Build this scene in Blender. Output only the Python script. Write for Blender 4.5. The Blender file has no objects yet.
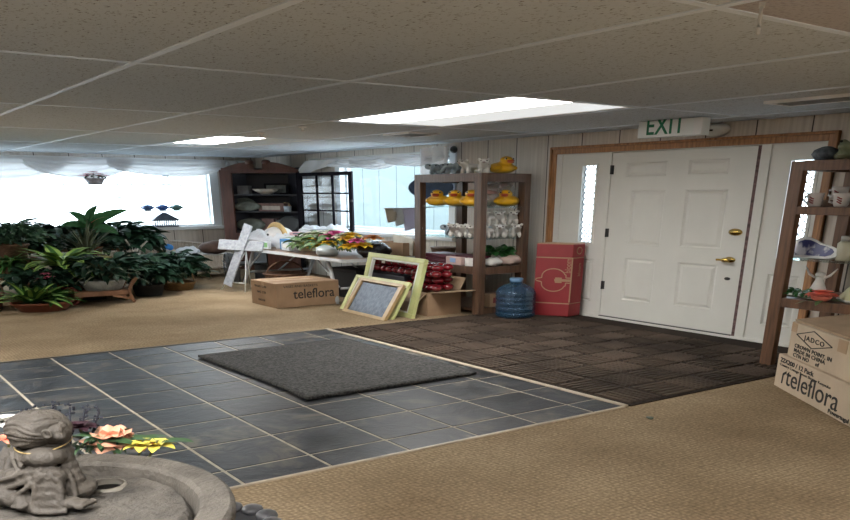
import bpy, bmesh, math, random
from math import sin, cos, pi, radians
from mathutils import Vector, Matrix, noise
random.seed(7)
S = bpy.context.scene
COL = S.collection

# ------------------------------------------------------------------ camera
cd = bpy.data.cameras.new('camera')
cam = bpy.data.objects.new('camera', cd)
COL.objects.link(cam)
_rx = Vector((0.81030475, -0.58600787, 0.0009918))      # image right in the room
_dn = Vector((-0.23378437, -0.32481732, -0.91642707))   # image down
_fw = Vector((0.53735563, 0.74235335, -0.4002005))      # view axis
_m = Matrix.Identity(4)
for i in range(3):
    _m[i][0] = _rx[i]; _m[i][1] = -_dn[i]; _m[i][2] = -_fw[i]
_m[2][3] = 1.5
cam.matrix_world = _m
cd.sensor_fit = 'HORIZONTAL'
cd.sensor_width = 36.0
cd.lens = 36.0 * 804.41 / 850.0
cd.shift_x = -(431.99 - 425.0) / 850.0
cd.shift_y = (544.97 - 260.0) / 850.0
cd.clip_start = 0.05
cd.clip_end = 200
S.camera = cam

# ------------------------------------------------------------------ world, lights, exposure
SKY = 7.5
LAMP = 12.0
W = bpy.data.worlds.new('world'); S.world = W
W.use_nodes = True
nt = W.node_tree
bg = nt.nodes['Background']
tc = nt.nodes.new('ShaderNodeTexCoord'); sp = nt.nodes.new('ShaderNodeSeparateXYZ'); rp = nt.nodes.new('ShaderNodeValToRGB')
nt.links.new(tc.outputs['Generated'], sp.inputs[0]); nt.links.new(sp.outputs['Z'], rp.inputs[0])
rp.color_ramp.elements[0].position = 0.0; rp.color_ramp.elements[0].color = (0.86, 0.93, 0.96, 1)
rp.color_ramp.elements[1].position = 0.7; rp.color_ramp.elements[1].color = (0.80, 0.91, 1.0, 1)
nt.links.new(rp.outputs[0], bg.inputs['Color'])
bg.inputs['Strength'].default_value = SKY
S.view_settings.view_transform = 'Standard'
S.view_settings.look = 'None'
S.view_settings.exposure = 0.65
S.view_settings.gamma = 1.0
S.view_settings.use_curve_mapping = False
try:
    S.cycles.max_bounces = 8; S.cycles.diffuse_bounces = 5; S.cycles.glossy_bounces = 3
    S.cycles.transparent_max_bounces = 16; S.cycles.transmission_bounces = 4
    S.cycles.caustics_reflective = False; S.cycles.caustics_refractive = False
    S.cycles.sample_clamp_indirect = 6.0
    S.cycles.use_denoising = True
except Exception:
    pass

def portal(name, loc, rot, sx, sy):
    l = bpy.data.lights.new(name, 'AREA'); l.shape = 'RECTANGLE'; l.size = sx; l.size_y = sy
    l.cycles.is_portal = True
    o = bpy.data.objects.new(name, l); o.location = loc; o.rotation_euler = rot; COL.objects.link(o)
portal('portal_window', (4.2, 18.05, 1.45), (radians(-90), 0, 0), 5.8, 1.2)
portal('portal_side_window', (8.5, 12.5, 1.4), (0, radians(90), 0), 1.2, 3.5)

# ------------------------------------------------------------------ materials
MATS = {}
def mat(name, col, rough=0.6, metal=0.0, var=0.0, scale=8.0, bump=0.0, bscale=None, spec=None,
        stretch=(1, 1, 1), col2=None, coat=0.0, alpha=1.0, trans=0.0, detail=4.0, contrast=None):
    """Principled surface whose colour wanders between col and col2 with object-space noise."""
    if name in MATS: return MATS[name]
    m = bpy.data.materials.new(name); MATS[name] = m
    m.use_nodes = True
    n = m.node_tree; b = n.nodes['Principled BSDF']
    b.inputs['Roughness'].default_value = rough
    b.inputs['Metallic'].default_value = metal
    if spec is not None: b.inputs['Specular IOR Level'].default_value = spec
    if coat: b.inputs['Coat Weight'].default_value = coat; b.inputs['Coat Roughness'].default_value = 0.1
    if alpha < 1: b.inputs['Alpha'].default_value = alpha
    if trans: b.inputs['Transmission Weight'].default_value = trans
    c = tuple(col) + (1,)
    b.inputs['Base Color'].default_value = c
    if var or col2 or bump:
        t = n.nodes.new('ShaderNodeTexCoord'); mp = n.nodes.new('ShaderNodeMapping')
        mp.inputs['Scale'].default_value = stretch
        n.links.new(t.outputs['Object'], mp.inputs[0])
    if var or col2:
        no = n.nodes.new('ShaderNodeTexNoise'); no.inputs['Scale'].default_value = scale; no.inputs['Detail'].default_value = detail
        n.links.new(mp.outputs[0], no.inputs['Vector'])
        r = n.nodes.new('ShaderNodeValToRGB')
        lo, hi = contrast or (0.3, 0.7)
        r.color_ramp.elements[0].position = lo; r.color_ramp.elements[1].position = hi
        if col2:
            r.color_ramp.elements[0].color = c; r.color_ramp.elements[1].color = tuple(col2) + (1,)
        else:
            r.color_ramp.elements[0].color = tuple(max(0, x * (1 - var)) for x in col) + (1,)
            r.color_ramp.elements[1].color = tuple(min(1, x * (1 + var)) for x in col) + (1,)
        n.links.new(no.outputs['Fac'], r.inputs[0]); n.links.new(r.outputs[0], b.inputs['Base Color'])
    if bump:
        nb = n.nodes.new('ShaderNodeTexNoise'); nb.inputs['Scale'].default_value = bscale or scale * 4; nb.inputs['Detail'].default_value = 3
        n.links.new(mp.outputs[0], nb.inputs['Vector'])
        bu = n.nodes.new('ShaderNodeBump'); bu.inputs['Strength'].default_value = bump; bu.inputs['Distance'].default_value = 0.02
        n.links.new(nb.outputs['Fac'], bu.inputs['Height']); n.links.new(bu.outputs[0], b.inputs['Normal'])
    return m

def emit(name, col, s):
    m = bpy.data.materials.new(name); m.use_nodes = True; n = m.node_tree
    b = n.nodes['Principled BSDF']; b.inputs['Base Color'].default_value = (.8, .8, .8, 1)
    b.inputs['Emission Color'].default_value = tuple(col) + (1,); b.inputs['Emission Strength'].default_value = s
    return m

def glass(name, tint=(0.95, 0.98, 1.0), gloss=0.08, k=0.6):
    m = bpy.data.materials.new(name); m.use_nodes = True; n = m.node_tree
    out = n.nodes['Material Output']; n.nodes.remove(n.nodes['Principled BSDF'])
    t = n.nodes.new('ShaderNodeBsdfTransparent'); t.inputs[0].default_value = tuple(tint) + (1,)
    g = n.nodes.new('ShaderNodeBsdfGlossy'); g.inputs['Roughness'].default_value = 0.03
    mx = n.nodes.new('ShaderNodeMixShader')
    fr = n.nodes.new('ShaderNodeLayerWeight'); fr.inputs['Blend'].default_value = 0.15
    ma = n.nodes.new('ShaderNodeMath'); ma.operation = 'MULTIPLY_ADD'; ma.inputs[1].default_value = k; ma.inputs[2].default_value = gloss * 0.5
    n.links.new(fr.outputs['Fresnel'], ma.inputs[0]); n.links.new(ma.outputs[0], mx.inputs[0])
    n.links.new(t.outputs[0], mx.inputs[1]); n.links.new(g.outputs[0], mx.inputs[2]); n.links.new(mx.outputs[0], out.inputs[0])
    return m

def sheer(name, col, see=0.25, trans=0.5):
    """Thin cloth or film: some light passes straight, some scatters through."""
    m = bpy.data.materials.new(name); m.use_nodes = True; n = m.node_tree
    out = n.nodes['Material Output']; n.nodes.remove(n.nodes['Principled BSDF'])
    d = n.nodes.new('ShaderNodeBsdfDiffuse'); d.inputs[0].default_value = tuple(col) + (1,)
    tl = n.nodes.new('ShaderNodeBsdfTranslucent'); tl.inputs[0].default_value = tuple(col) + (1,)
    tr = n.nodes.new('ShaderNodeBsdfTransparent')
    a = n.nodes.new('ShaderNodeMixShader'); a.inputs[0].default_value = trans
    b = n.nodes.new('ShaderNodeMixShader'); b.inputs[0].default_value = see
    n.links.new(d.outputs[0], a.inputs[1]); n.links.new(tl.outputs[0], a.inputs[2])
    n.links.new(a.outputs[0], b.inputs[1]); n.links.new(tr.outputs[0], b.inputs[2]); n.links.new(b.outputs[0], out.inputs[0])
    return m

# ------------------------------------------------------------------ mesh builder
class MB:
    def __init__(s): s.v = []; s.f = []; s.mi = []; s.sm = []
    def add(s, vs, fs, mi=0, smooth=False):
        k = len(s.v); s.v += [tuple(v) for v in vs]
        for f in fs: s.f.append(tuple(i + k for i in f)); s.mi.append(mi); s.sm.append(smooth)
        return s
    def box(s, x0, x1, y0, y1, z0, z1, mi=0):
        vs = [(x, y, z) for z in (z0, z1) for y in (y0, y1) for x in (x0, x1)]
        return s.add(vs, [(0, 2, 3, 1), (4, 5, 7, 6), (0, 1, 5, 4), (2, 6, 7, 3), (0, 4, 6, 2), (1, 3, 7, 5)], mi)
    def obox(s, c, ax, ay, az, mi=0):
        """box by centre and three half-axis vectors"""
        c, ax, ay, az = Vector(c), Vector(ax), Vector(ay), Vector(az)
        vs = [c + ax * i + ay * j + az * k for k in (-1, 1) for j in (-1, 1) for i in (-1, 1)]
        return s.add(vs, [(0, 2, 3, 1), (4, 5, 7, 6), (0, 1, 5, 4), (2, 6, 7, 3), (0, 4, 6, 2), (1, 3, 7, 5)], mi)
    def bar(s, p, q, w, h, up=(0, 0, 1), mi=0):
        p, q = Vector(p), Vector(q); d = (q - p); n = d.normalized()
        side = n.cross(Vector(up))
        if side.length < 1e-4: side = n.cross(Vector((0, 1, 0)))
        side.normalize(); u = side.cross(n)
        return s.obox((p + q) / 2, d / 2, side * w / 2, u * h / 2, mi)
    def tube(s, pts, r, n=8, mi=0, cap=True, sq=1.0):
        pts = [Vector(p) for p in pts]; rs = r if isinstance(r, (list, tuple)) else [r] * len(pts)
        k = len(s.v); vs = []
        for i, p in enumerate(pts):
            d = (pts[min(i + 1, len(pts) - 1)] - pts[max(i - 1, 0)]).normalized()
            a = d.cross(Vector((0, 0, 1)))
            if a.length < 0.05: a = d.cross(Vector((0, 1, 0)))
            a.normalize(); b = a.cross(d)
            for j in range(n):
                t = 2 * pi * j / n
                vs.append(p + a * cos(t) * rs[i] + b * sin(t) * rs[i] * sq)
        fs = [(i * n + j, i * n + (j + 1) % n, (i + 1) * n + (j + 1) % n, (i + 1) * n + j) for i in range(len(pts) - 1) for j in range(n)]
        if cap: fs += [tuple(range(n - 1, -1, -1)), tuple(range((len(pts) - 1) * n, len(pts) * n))]
        return s.add(vs, fs, mi, True)
    def lathe(s, prof, c=(0, 0, 0), n=24, mi=0, ex=1.0, ey=1.0, a0=0, a1=2 * pi, wob=None):
        full = abs(a1 - a0 - 2 * pi) < 1e-6; m = n if full else n + 1
        vs = []
        for (r, z) in prof:
            for j in range(m):
                t = a0 + (a1 - a0) * j / n
                k = 1 + (wob(t, z) if wob else 0)
                vs.append((c[0] + r * k * ex * cos(t), c[1] + r * k * ey * sin(t), c[2] + z))
        fs = []
        for i in range(len(prof) - 1):
            for j in range(n if full else n):
                j2 = (j + 1) % m if full else j + 1
                fs.append((i * m + j, i * m + j2, (i + 1) * m + j2, (i + 1) * m + j))
        return s.add(vs, fs, mi, True)
    def ell(s, c, r, n=16, m=10, mi=0, rot=None):
        vs = []; c = Vector(c)
        if not isinstance(r, (list, tuple)): r = (r, r, r)
        for i in range(m + 1):
            ph = -pi / 2 + pi * i / m
            for j in range(n):
                t = 2 * pi * j / n
                p = Vector((r[0] * cos(ph) * cos(t), r[1] * cos(ph) * sin(t), r[2] * sin(ph)))
                if rot is not None: p = rot @ p
                vs.append(c + p)
        fs = [(i * n + j, i * n + (j + 1) % n, (i + 1) * n + (j + 1) % n, (i + 1) * n + j) for i in range(m) for j in range(n)]
        return s.add(vs, fs, mi, True)
    def prism(s, out, z0, z1, mi=0, T=None, smooth=False):
        """out: 2-D outline, extruded z0..z1, then T maps (x,y,z)"""
        n = len(out); vs = [(x, y, z0) for x, y in out] + [(x, y, z1) for x, y in out]
        if T is not None: vs = [T @ Vector(v) for v in vs]
        fs = [tuple(range(n - 1, -1, -1)), tuple(range(n, 2 * n))]
        s.add(vs, fs, mi, False)
        k = len(s.v) - 2 * n
        for i in range(n):
            s.f.append((k + i, k + (i + 1) % n, k + n + (i + 1) % n, k + n + i)); s.mi.append(mi); s.sm.append(smooth)
        return s
    def grid(s, fn, nu, nv, mi=0, smooth=True, closed=False):
        vs = [fn(i / nu, j / nv) for j in range(nv + 1) for i in range(nu + 1)]
        fs = [(j * (nu + 1) + i, j * (nu + 1) + i + 1, (j + 1) * (nu + 1) + i + 1, (j + 1) * (nu + 1) + i) for j in range(nv) for i in range(nu)]
        return s.add(vs, fs, mi, smooth)
    def build(s, name, m=None, parent=None, loc=(0, 0, 0), rz=0.0, bevel=0.0, solid=0.0, remesh=0.0, smooth_it=0, disp=None, shift=None, sub=0):
        me = bpy.data.meshes.new(name)
        vs = s.v
        if shift is not None: vs = [(x - shift[0], y - shift[1], z - shift[2]) for x, y, z in vs]
        me.from_pydata(vs, [], s.f)
        ms = m if isinstance(m, (list, tuple)) else [m]
        for q in ms:
            if q is not None: me.materials.append(q)
        me.polygons.foreach_set('material_index', s.mi); me.polygons.foreach_set('use_smooth', s.sm)
        me.validate(); me.update()
        o = bpy.data.objects.new(name, me); COL.objects.link(o)
        o.location = loc if shift is None else shift; o.rotation_euler = (0, 0, rz)
        if parent is not None: o.parent = parent
        bake = False
        if remesh:
            bm = bmesh.new(); bm.from_mesh(me); bmesh.ops.remove_doubles(bm, verts=bm.verts, dist=1e-5)
            bmesh.ops.recalc_face_normals(bm, faces=bm.faces); bm.to_mesh(me); bm.free()
            q = o.modifiers.new('r', 'REMESH'); q.mode = 'VOXEL'; q.voxel_size = remesh; q.use_smooth_shade = True; bake = True
        if smooth_it:
            q = o.modifiers.new('s', 'SMOOTH'); q.iterations = smooth_it; q.factor = 0.5; bake = True
        if sub:
            q = o.modifiers.new('ss', 'SUBSURF'); q.levels = sub; q.render_levels = sub; bake = True
        if bevel:
            q = o.modifiers.new('b', 'BEVEL'); q.width = bevel; q.segments = 2; q.limit_method = 'ANGLE'; bake = True
        if solid:
            q = o.modifiers.new('so', 'SOLIDIFY'); q.thickness = solid; q.offset = 0; bake = True
        if bake:
            dg = bpy.context.evaluated_depsgraph_get(); dg.update()
            nm = bpy.data.meshes.new_from_object(o.evaluated_get(dg), preserve_all_data_layers=True, depsgraph=dg)
            o.modifiers.clear(); old = o.data; o.data = nm; bpy.data.meshes.remove(old); nm.name = name
            if remesh:
                for p in nm.polygons: p.use_smooth = True
        if disp:
            me = o.data; amp, sc = disp
            me.update()
            for v in me.vertices:
                v.co += v.normal * amp * (noise.noise(v.co * sc) + 0.5 * noise.noise(v.co * sc * 2.3))
            me.update()
        return o

def thing(name, label, cat, loc=(0, 0, 0), rz=0.0, group=None):
    o = bpy.data.objects.new(name, None); COL.objects.link(o)
    o.empty_display_size = 0.05
    o.location = loc; o.rotation_euler = (0, 0, rz); o['label'] = label; o['category'] = cat
    if group: o['group'] = group
    return o
def tag(o, label, cat, group=None, kind=None):
    o['label'] = label; o['category'] = cat
    if group: o['group'] = group
    if kind: o['kind'] = kind
    return o
def struct(o, label=None):
    o['kind'] = 'structure'
    if label: o['label'] = label
    return o
def dup(root, loc, rz=0.0, label=None, group=None, scale=None):
    r = root.copy(); COL.objects.link(r); r.location = loc; r.rotation_euler = (0, 0, rz)
    if label: r['label'] = label
    if group: r['group'] = group
    if scale: r.scale = scale
    for ch in list(root.children):
        c = ch.copy(); COL.objects.link(c); c.parent = r
        for g in list(ch.children):
            d = g.copy(); COL.objects.link(d); d.parent = c
    return r
def text(name, s, size, m, parent, T, sx=1.0, ext=0.0015, align='LEFT', track=1.0, bold=0.0):
    """raised lettering; T carries the text plane (x right, y up) into its parent's space"""
    cu = bpy.data.curves.new(name, 'FONT'); cu.body = s; cu.size = size; cu.extrude = ext; cu.align_x = align
    cu.space_character = track; cu.offset = bold
    o = bpy.data.objects.new(name, cu); COL.objects.link(o)
    dg = bpy.context.evaluated_depsgraph_get(); dg.update()
    me = bpy.data.meshes.new_from_object(o.evaluated_get(dg)); bpy.data.objects.remove(o)
    me.transform(T @ Matrix.Diagonal((sx, 1, 1, 1)))
    me.materials.clear(); me.materials.append(m)
    o = bpy.data.objects.new(name, me); COL.objects.link(o); o.parent = parent
    return o
def plane_T(origin, right, up):
    r, u = Vector(right).normalized(), Vector(up).normalized(); n = r.cross(u)
    M = Matrix.Identity(4)
    for i in range(3): M[i][0] = r[i]; M[i][1] = u[i]; M[i][2] = n[i]; M[i][3] = origin[i]
    return M
# ------------------------------------------------------------------ the setting
XW, YW, ZC = 8.17, 17.8, 2.2        # door wall, window wall, ceiling
XL, YB = -4.5, -4.0                  # walls behind the viewer

def panel_mat(name, axis, col, col2, groove=0.62):
    m = bpy.data.materials.new(name); m.use_nodes = True; n = m.node_tree; b = n.nodes['Principled BSDF']
    b.inputs['Roughness'].default_value = 0.55
    t = n.nodes.new('ShaderNodeTexCoord'); mp = n.nodes.new('ShaderNodeMapping')
    mp.inputs['Scale'].default_value = (14, 14, 0.6)
    n.links.new(t.outputs['Object'], mp.inputs[0])
    no = n.nodes.new('ShaderNodeTexNoise'); no.inputs['Scale'].default_value = 1.6; no.inputs['Detail'].default_value = 5
    n.links.new(mp.outputs[0], no.inputs['Vector'])
    r = n.nodes.new('ShaderNodeValToRGB'); r.color_ramp.elements[0].position = .3; r.color_ramp.elements[1].position = .7
    r.color_ramp.elements[0].color = tuple(col) + (1,); r.color_ramp.elements[1].color = tuple(col2) + (1,)
    n.links.new(no.outputs['Fac'], r.inputs[0])
    s = n.nodes.new('ShaderNodeSeparateXYZ'); n.links.new(t.outputs['Object'], s.inputs[0])
    d = n.nodes.new('ShaderNodeMath'); d.operation = 'DIVIDE'; d.inputs[1].default_value = groove
    n.links.new(s.outputs[axis], d.inputs[0])
    f = n.nodes.new('ShaderNodeMath'); f.operation = 'FRACT'; n.links.new(d.outputs[0], f.inputs[0])
    lt = n.nodes.new('ShaderNodeMath'); lt.operation = 'LESS_THAN'; lt.inputs[1].default_value = 0.025; n.links.new(f.outputs[0], lt.inputs[0])
    mx = n.nodes.new('ShaderNodeMixRGB'); mx.inputs[2].default_value = (0.05, 0.04, 0.035, 1)
    n.links.new(lt.outputs[0], mx.inputs[0]); n.links.new(r.outputs[0], mx.inputs[1]); n.links.new(mx.outputs[0], b.inputs['Base Color'])
    return m
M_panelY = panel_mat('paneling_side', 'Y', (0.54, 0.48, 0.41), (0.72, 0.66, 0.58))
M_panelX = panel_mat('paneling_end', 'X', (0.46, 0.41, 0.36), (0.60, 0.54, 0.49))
M_plaster = mat('plaster', (0.62, 0.58, 0.52), 0.8, var=.06)
M_white = mat('white_paint', (0.78, 0.78, 0.74), 0.4, var=.04, scale=3)
M_oak = mat('oak_trim', (0.38, 0.185, 0.075), 0.45, var=.35, scale=5, stretch=(6, 6, .8), bump=.1)

def ceiling_mat():
    m = bpy.data.materials.new('ceiling_tile'); m.use_nodes = True; n = m.node_tree; b = n.nodes['Principled BSDF']
    b.inputs['Roughness'].default_value = 0.9; b.inputs['Specular IOR Level'].default_value = 0.1
    t = n.nodes.new('ShaderNodeTexCoord'); mp = n.nodes.new('ShaderNodeMapping'); mp.inputs['Scale'].default_value = (1.0, 0.62, 1)
    mp.inputs['Rotation'].default_value = (0, 0, 0.5)
    n.links.new(t.outputs['Object'], mp.inputs[0])
    no = n.nodes.new('ShaderNodeTexNoise'); no.inputs['Scale'].default_value = 62; no.inputs['Detail'].default_value = 2.5; no.inputs['Roughness'].default_value = .6
    n.links.new(mp.outputs[0], no.inputs['Vector'])
    r = n.nodes.new('ShaderNodeValToRGB'); r.color_ramp.elements[0].position = .28; r.color_ramp.elements[1].position = .42
    r.color_ramp.elements[0].color = (0.16, 0.165, 0.17, 1); r.color_ramp.elements[1].color = (0.58, 0.63, 0.68, 1)
    n.links.new(no.outputs['Fac'], r.inputs[0]); n.links.new(r.outputs[0], b.inputs['Base Color'])
    bu = n.nodes.new('ShaderNodeBump'); bu.inputs['Strength'].default_value = .35; bu.inputs['Distance'].default_value = .01
    n.links.new(r.outputs[0], bu.inputs['Height']); n.links.new(bu.outputs[0], b.inputs['Normal'])
    return m
M_ceil = ceiling_mat()
M_ceil_pink = mat('odd_ceiling_tile', (0.30, 0.28, 0.29), 0.9, col2=(0.46, 0.44, 0.45), scale=50, contrast=(.3, .5))
M_tbar = mat('grid_bar', (0.70, 0.77, 0.86), 0.45)

def carpet_mat():
    m = bpy.data.materials.new('carpet'); m.use_nodes = True; n = m.node_tree; b = n.nodes['Principled BSDF']
    b.inputs['Roughness'].default_value = 0.95; b.inputs['Specular IOR Level'].default_value = 0.05
    t = n.nodes.new('ShaderNodeTexCoord')
    big = n.nodes.new('ShaderNodeTexNoise'); big.inputs['Scale'].default_value = 1.1; big.inputs['Detail'].default_value = 4
    n.links.new(t.outputs['Object'], big.inputs['Vector'])
    vo = n.nodes.new('ShaderNodeTexVoronoi'); vo.inputs['Scale'].default_value = 30; vo.inputs['Randomness'].default_value = .35
    n.links.new(t.outputs['Object'], vo.inputs['Vector'])
    fine = n.nodes.new('ShaderNodeTexNoise'); fine.inputs['Scale'].default_value = 55; fine.inputs['Detail'].default_value = 3
    n.links.new(t.outputs['Object'], fine.inputs['Vector'])
    r = n.nodes.new('ShaderNodeValToRGB'); r.color_ramp.elements[0].position = .28; r.color_ramp.elements[1].position = .68
    r.color_ramp.elements[0].color = (0.255, 0.188, 0.118, 1); r.color_ramp.elements[1].color = (0.385, 0.30, 0.20, 1)
    n.links.new(big.outputs['Fac'], r.inputs[0])
    r2 = n.nodes.new('ShaderNodeValToRGB'); r2.color_ramp.elements[0].position = .0; r2.color_ramp.elements[1].position = .6
    r2.color_ramp.elements[0].color = (1.25, 1.22, 1.18, 1); r2.color_ramp.elements[1].color = (.7, .68, .64, 1)
    n.links.new(vo.outputs['Distance'], r2.inputs[0])
    r3 = n.nodes.new('ShaderNodeValToRGB'); r3.color_ramp.elements[0].position = .3; r3.color_ramp.elements[1].position = .7
    r3.color_ramp.elements[0].color = (.72, .72, .72, 1); r3.color_ramp.elements[1].color = (1.22, 1.22, 1.22, 1)
    n.links.new(fine.outputs['Fac'], r3.inputs[0])
    m1 = n.nodes.new('ShaderNodeMixRGB'); m1.blend_type = 'MULTIPLY'; m1.inputs[0].default_value = .8
    m2 = n.nodes.new('ShaderNodeMixRGB'); m2.blend_type = 'MULTIPLY'; m2.inputs[0].default_value = 1
    n.links.new(r.outputs[0], m1.inputs[1]); n.links.new(r2.outputs[0], m1.inputs[2])
    n.links.new(m1.outputs[0], m2.inputs[1]); n.links.new(r3.outputs[0], m2.inputs[2]); n.links.new(m2.outputs[0], b.inputs['Base Color'])
    bu = n.nodes.new('ShaderNodeBump'); bu.inputs['Strength'].default_value = .4; bu.inputs['Distance'].default_value = .01
    n.links.new(fine.outputs['Fac'], bu.inputs['Height']); n.links.new(bu.outputs[0], b.inputs['Normal'])
    return m
M_carpet = carpet_mat()

def slate_mat():
    m = bpy.data.materials.new('slate'); m.use_nodes = True; n = m.node_tree; b = n.nodes['Principled BSDF']
    t = n.nodes.new('ShaderNodeTexCoord'); g = n.nodes.new('ShaderNodeNewGeometry')
    ad = n.nodes.new('ShaderNodeVectorMath'); ad.operation = 'MULTIPLY_ADD'
    cb = n.nodes.new('ShaderNodeCombineXYZ'); n.links.new(g.outputs['Random Per Island'], cb.inputs[0]); n.links.new(g.outputs['Random Per Island'], cb.inputs[1])
    ad.inputs[1].default_value = (17, 31, 5); n.links.new(cb.outputs[0], ad.inputs[0]); n.links.new(t.outputs['Object'], ad.inputs[2])
    no = n.nodes.new('ShaderNodeTexNoise'); no.inputs['Scale'].default_value = 2.6; no.inputs['Detail'].default_value = 9; no.inputs['Roughness'].default_value = .65; no.inputs['Distortion'].default_value = .6
    n.links.new(ad.outputs[0], no.inputs['Vector'])
    r = n.nodes.new('ShaderNodeValToRGB'); r.color_ramp.elements[0].position = .40; r.color_ramp.elements[1].position = .66
    r.color_ramp.elements[0].color = (0.005, 0.006, 0.008, 1); r.color_ramp.elements[1].color = (0.10, 0.09, 0.076, 1)
    e = r.color_ramp.elements.new(.52); e.color = (0.020, 0.024, 0.030, 1)
    n.links.new(no.outputs['Fac'], r.inputs[0])
    r2 = n.nodes.new('ShaderNodeValToRGB'); r2.color_ramp.elements[0].color = (.72, .72, .75, 1); r2.color_ramp.elements[1].color = (1.3, 1.27, 1.2, 1)
    n.links.new(g.outputs['Random Per Island'], r2.inputs[0])
    m1 = n.nodes.new('ShaderNodeMixRGB'); m1.blend_type = 'MULTIPLY'; m1.inputs[0].default_value = 1
    n.links.new(r.outputs[0], m1.inputs[1]); n.links.new(r2.outputs[0], m1.inputs[2]); n.links.new(m1.outputs[0], b.inputs['Base Color'])
    b.inputs['Roughness'].default_value = .38; b.inputs['Specular IOR Level'].default_value = .22
    rr = n.nodes.new('ShaderNodeMapRange'); rr.inputs[3].default_value = .28; rr.inputs[4].default_value = .62
    n.links.new(no.outputs['Fac'], rr.inputs[0]); n.links.new(rr.outputs[0], b.inputs['Roughness'])
    bu = n.nodes.new('ShaderNodeBump'); bu.inputs['Strength'].default_value = .5; bu.inputs['Distance'].default_value = .03
    n.links.new(no.outputs['Fac'], bu.inputs['Height']); n.links.new(bu.outputs[0], b.inputs['Normal'])
    return m
M_slate = slate_mat()
M_grout = mat('grout', (0.36, 0.32, 0.25), .9, var=.2, scale=12)

# floor: carpet everywhere, slate tiles let in by the door
struct(MB().box(XL, XW, YB, YW, -.12, 0).build('floor', M_carpet))
TX0, TX1, TY0, TY1 = -1.15, 4.76, 4.06, 8.72
t_ = MB()
xs = [1.65 - .56 * k for k in range(5, 0, -1)] + [1.65, 2.21, 2.772, 3.335, 3.873, 4.44]
ys = [4.36, 4.912, 5.492, 6.03, 6.63, 7.195, 7.76, 8.3]
ex = [TX0] + xs + [TX1]; ey = [TY0] + ys + [TY1]
gp = .011
for i in range(len(ex) - 1):
    for j in range(len(ey) - 1):
        if ex[i + 1] - ex[i] > .05: t_.box(ex[i] + gp, ex[i + 1] - gp, ey[j] + gp, ey[j + 1] - gp, .001, .008)
tiles = struct(t_.build('floor_tiles', M_slate, bevel=.004), 'dark slate tiles let into the carpet by the door')
struct(MB().box(TX0, TX1, TY0, TY1, 0, .0045).build('floor_grout', M_grout))
M_strip = mat('carpet_strip', (0.42, 0.35, 0.26), .5, var=.2)
struct(MB().box(TX1 - .005, TX1 + .045, TY0, TY1 + .05, 0, .014).build('trim_1', M_strip, bevel=.004), 'beige edging strip between slate tiles and rubber mat')
struct(MB().box(TX0, TX1, TY0 - .012, TY0 + .012, 0, .01).build('trim_2', M_strip), 'beige edging strip along the near side of the slate tiles')
M_dkstrip = mat('dark_strip', (0.05, .04, .03), .6)
struct(MB().box(TX0, TX1, TY1 - .012, TY1 + .03, 0, .012).build('trim_3', M_dkstrip), 'dark edging strip along the far side of the slate tiles')

# ceiling panels with sunk grid
cm = MB()
CX = [XL, -2.55, -1.11, .33, 1.77, 3.21, 4.69, 6.2, 7.66, XW]
CY = [YB, -.42, 2.47, 5.41, 8.36, 11.32, 14.24, 17.16, YW]
LIGHTS = [(6, 3), (6, 5), (2, 3), (2, 1), (4, 0), (6, 0), (0, 5), (2, 5)]
LCELL = [(4.69, 6.2, 5.41, 8.36), (4.69, 6.2, 11.32, 14.24), (-1.11, .33, 5.41, 8.36), (-1.11, .33, -.42, 2.47), (3.21, 4.69, YB, -.42), (-2.55, -1.11, 11.32, 14.24), (4.69, 6.2, -.42, 2.2)]
LCELL = LCELL[:6]  # past the visible pair, unseen fixtures added to fill the foreground with light
for i in range(len(CX) - 1):
    for j in range(len(CY) - 1):
        if any(abs(CX[i] - c[0]) < .01 and abs(CY[j] - c[2]) < .01 for c in LCELL): continue
        pink = (i in (5, 6)) and j == 1
        cm.box(CX[i] + .005, CX[i + 1] - .005, CY[j] + .005, CY[j + 1] - .005, ZC, ZC + .05, 1 if (i == 5 and j == 1) else 0)
struct(cm.build('ceiling', [M_ceil, M_ceil_pink]))
gm = MB()
for i, x in enumerate(CX[1:-1]): gm.box(x - .022, x + .022, YB, YW, ZC - .006, ZC + .03)
for y in CY[1:-1]:
    for i in range(len(CX) - 1): gm.box(CX[i] + (.022 if i else 0), CX[i + 1] - (.022 if i < len(CX) - 2 else 0), y - .022, y + .022, ZC - .005, ZC + .03)
struct(gm.build('ceiling_grid', M_tbar), 'white metal grid bars of the dropped ceiling')
struct(MB().box(XL, XW + .1, YB, YW + .1, ZC + .3, ZC + .4).build('roof', M_plaster))

# walls
WY0, WY1, WZ0, WZ1 = 10.8, 14.16, .9, 1.98      # side window
DY0, DY1, DZ1 = 4.76, 8.49, 1.995               # door unit
w = MB(); T = .22
def wy(y0, y1, z0, z1): w.box(XW, XW + T, y0, y1, z0, z1)
wy(YB, DY0, 0, ZC + .3); wy(DY0, DY1, DZ1, ZC + .3); wy(DY1, WY0, 0, ZC + .3); wy(WY0, WY1, 0, WZ0); wy(WY0, WY1, WZ1, ZC + .3); wy(WY1, YW + T, 0, ZC + .3)
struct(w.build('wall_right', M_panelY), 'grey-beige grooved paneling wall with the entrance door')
VX0, VX1, VZ0, VZ1 = 1.3, 7.1, .9, 2.02
w = MB()
w.box(XL, VX0, YW, YW + T, 0, ZC + .3); w.box(VX1, XW, YW, YW + T, 0, ZC + .3); w.box(VX0, VX1, YW, YW + T, 0, VZ0); w.box(VX0, VX1, YW, YW + T, VZ1, ZC + .3)
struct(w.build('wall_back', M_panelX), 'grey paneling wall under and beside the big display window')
struct(MB().box(XL - .2, XL, YB, YW, 0, ZC + .3).build('wall_left', M_plaster))
struct(MB().box(XL, XW + .2, YB - .2, YB, 0, ZC + .3).build('wall_front', M_plaster))

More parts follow.
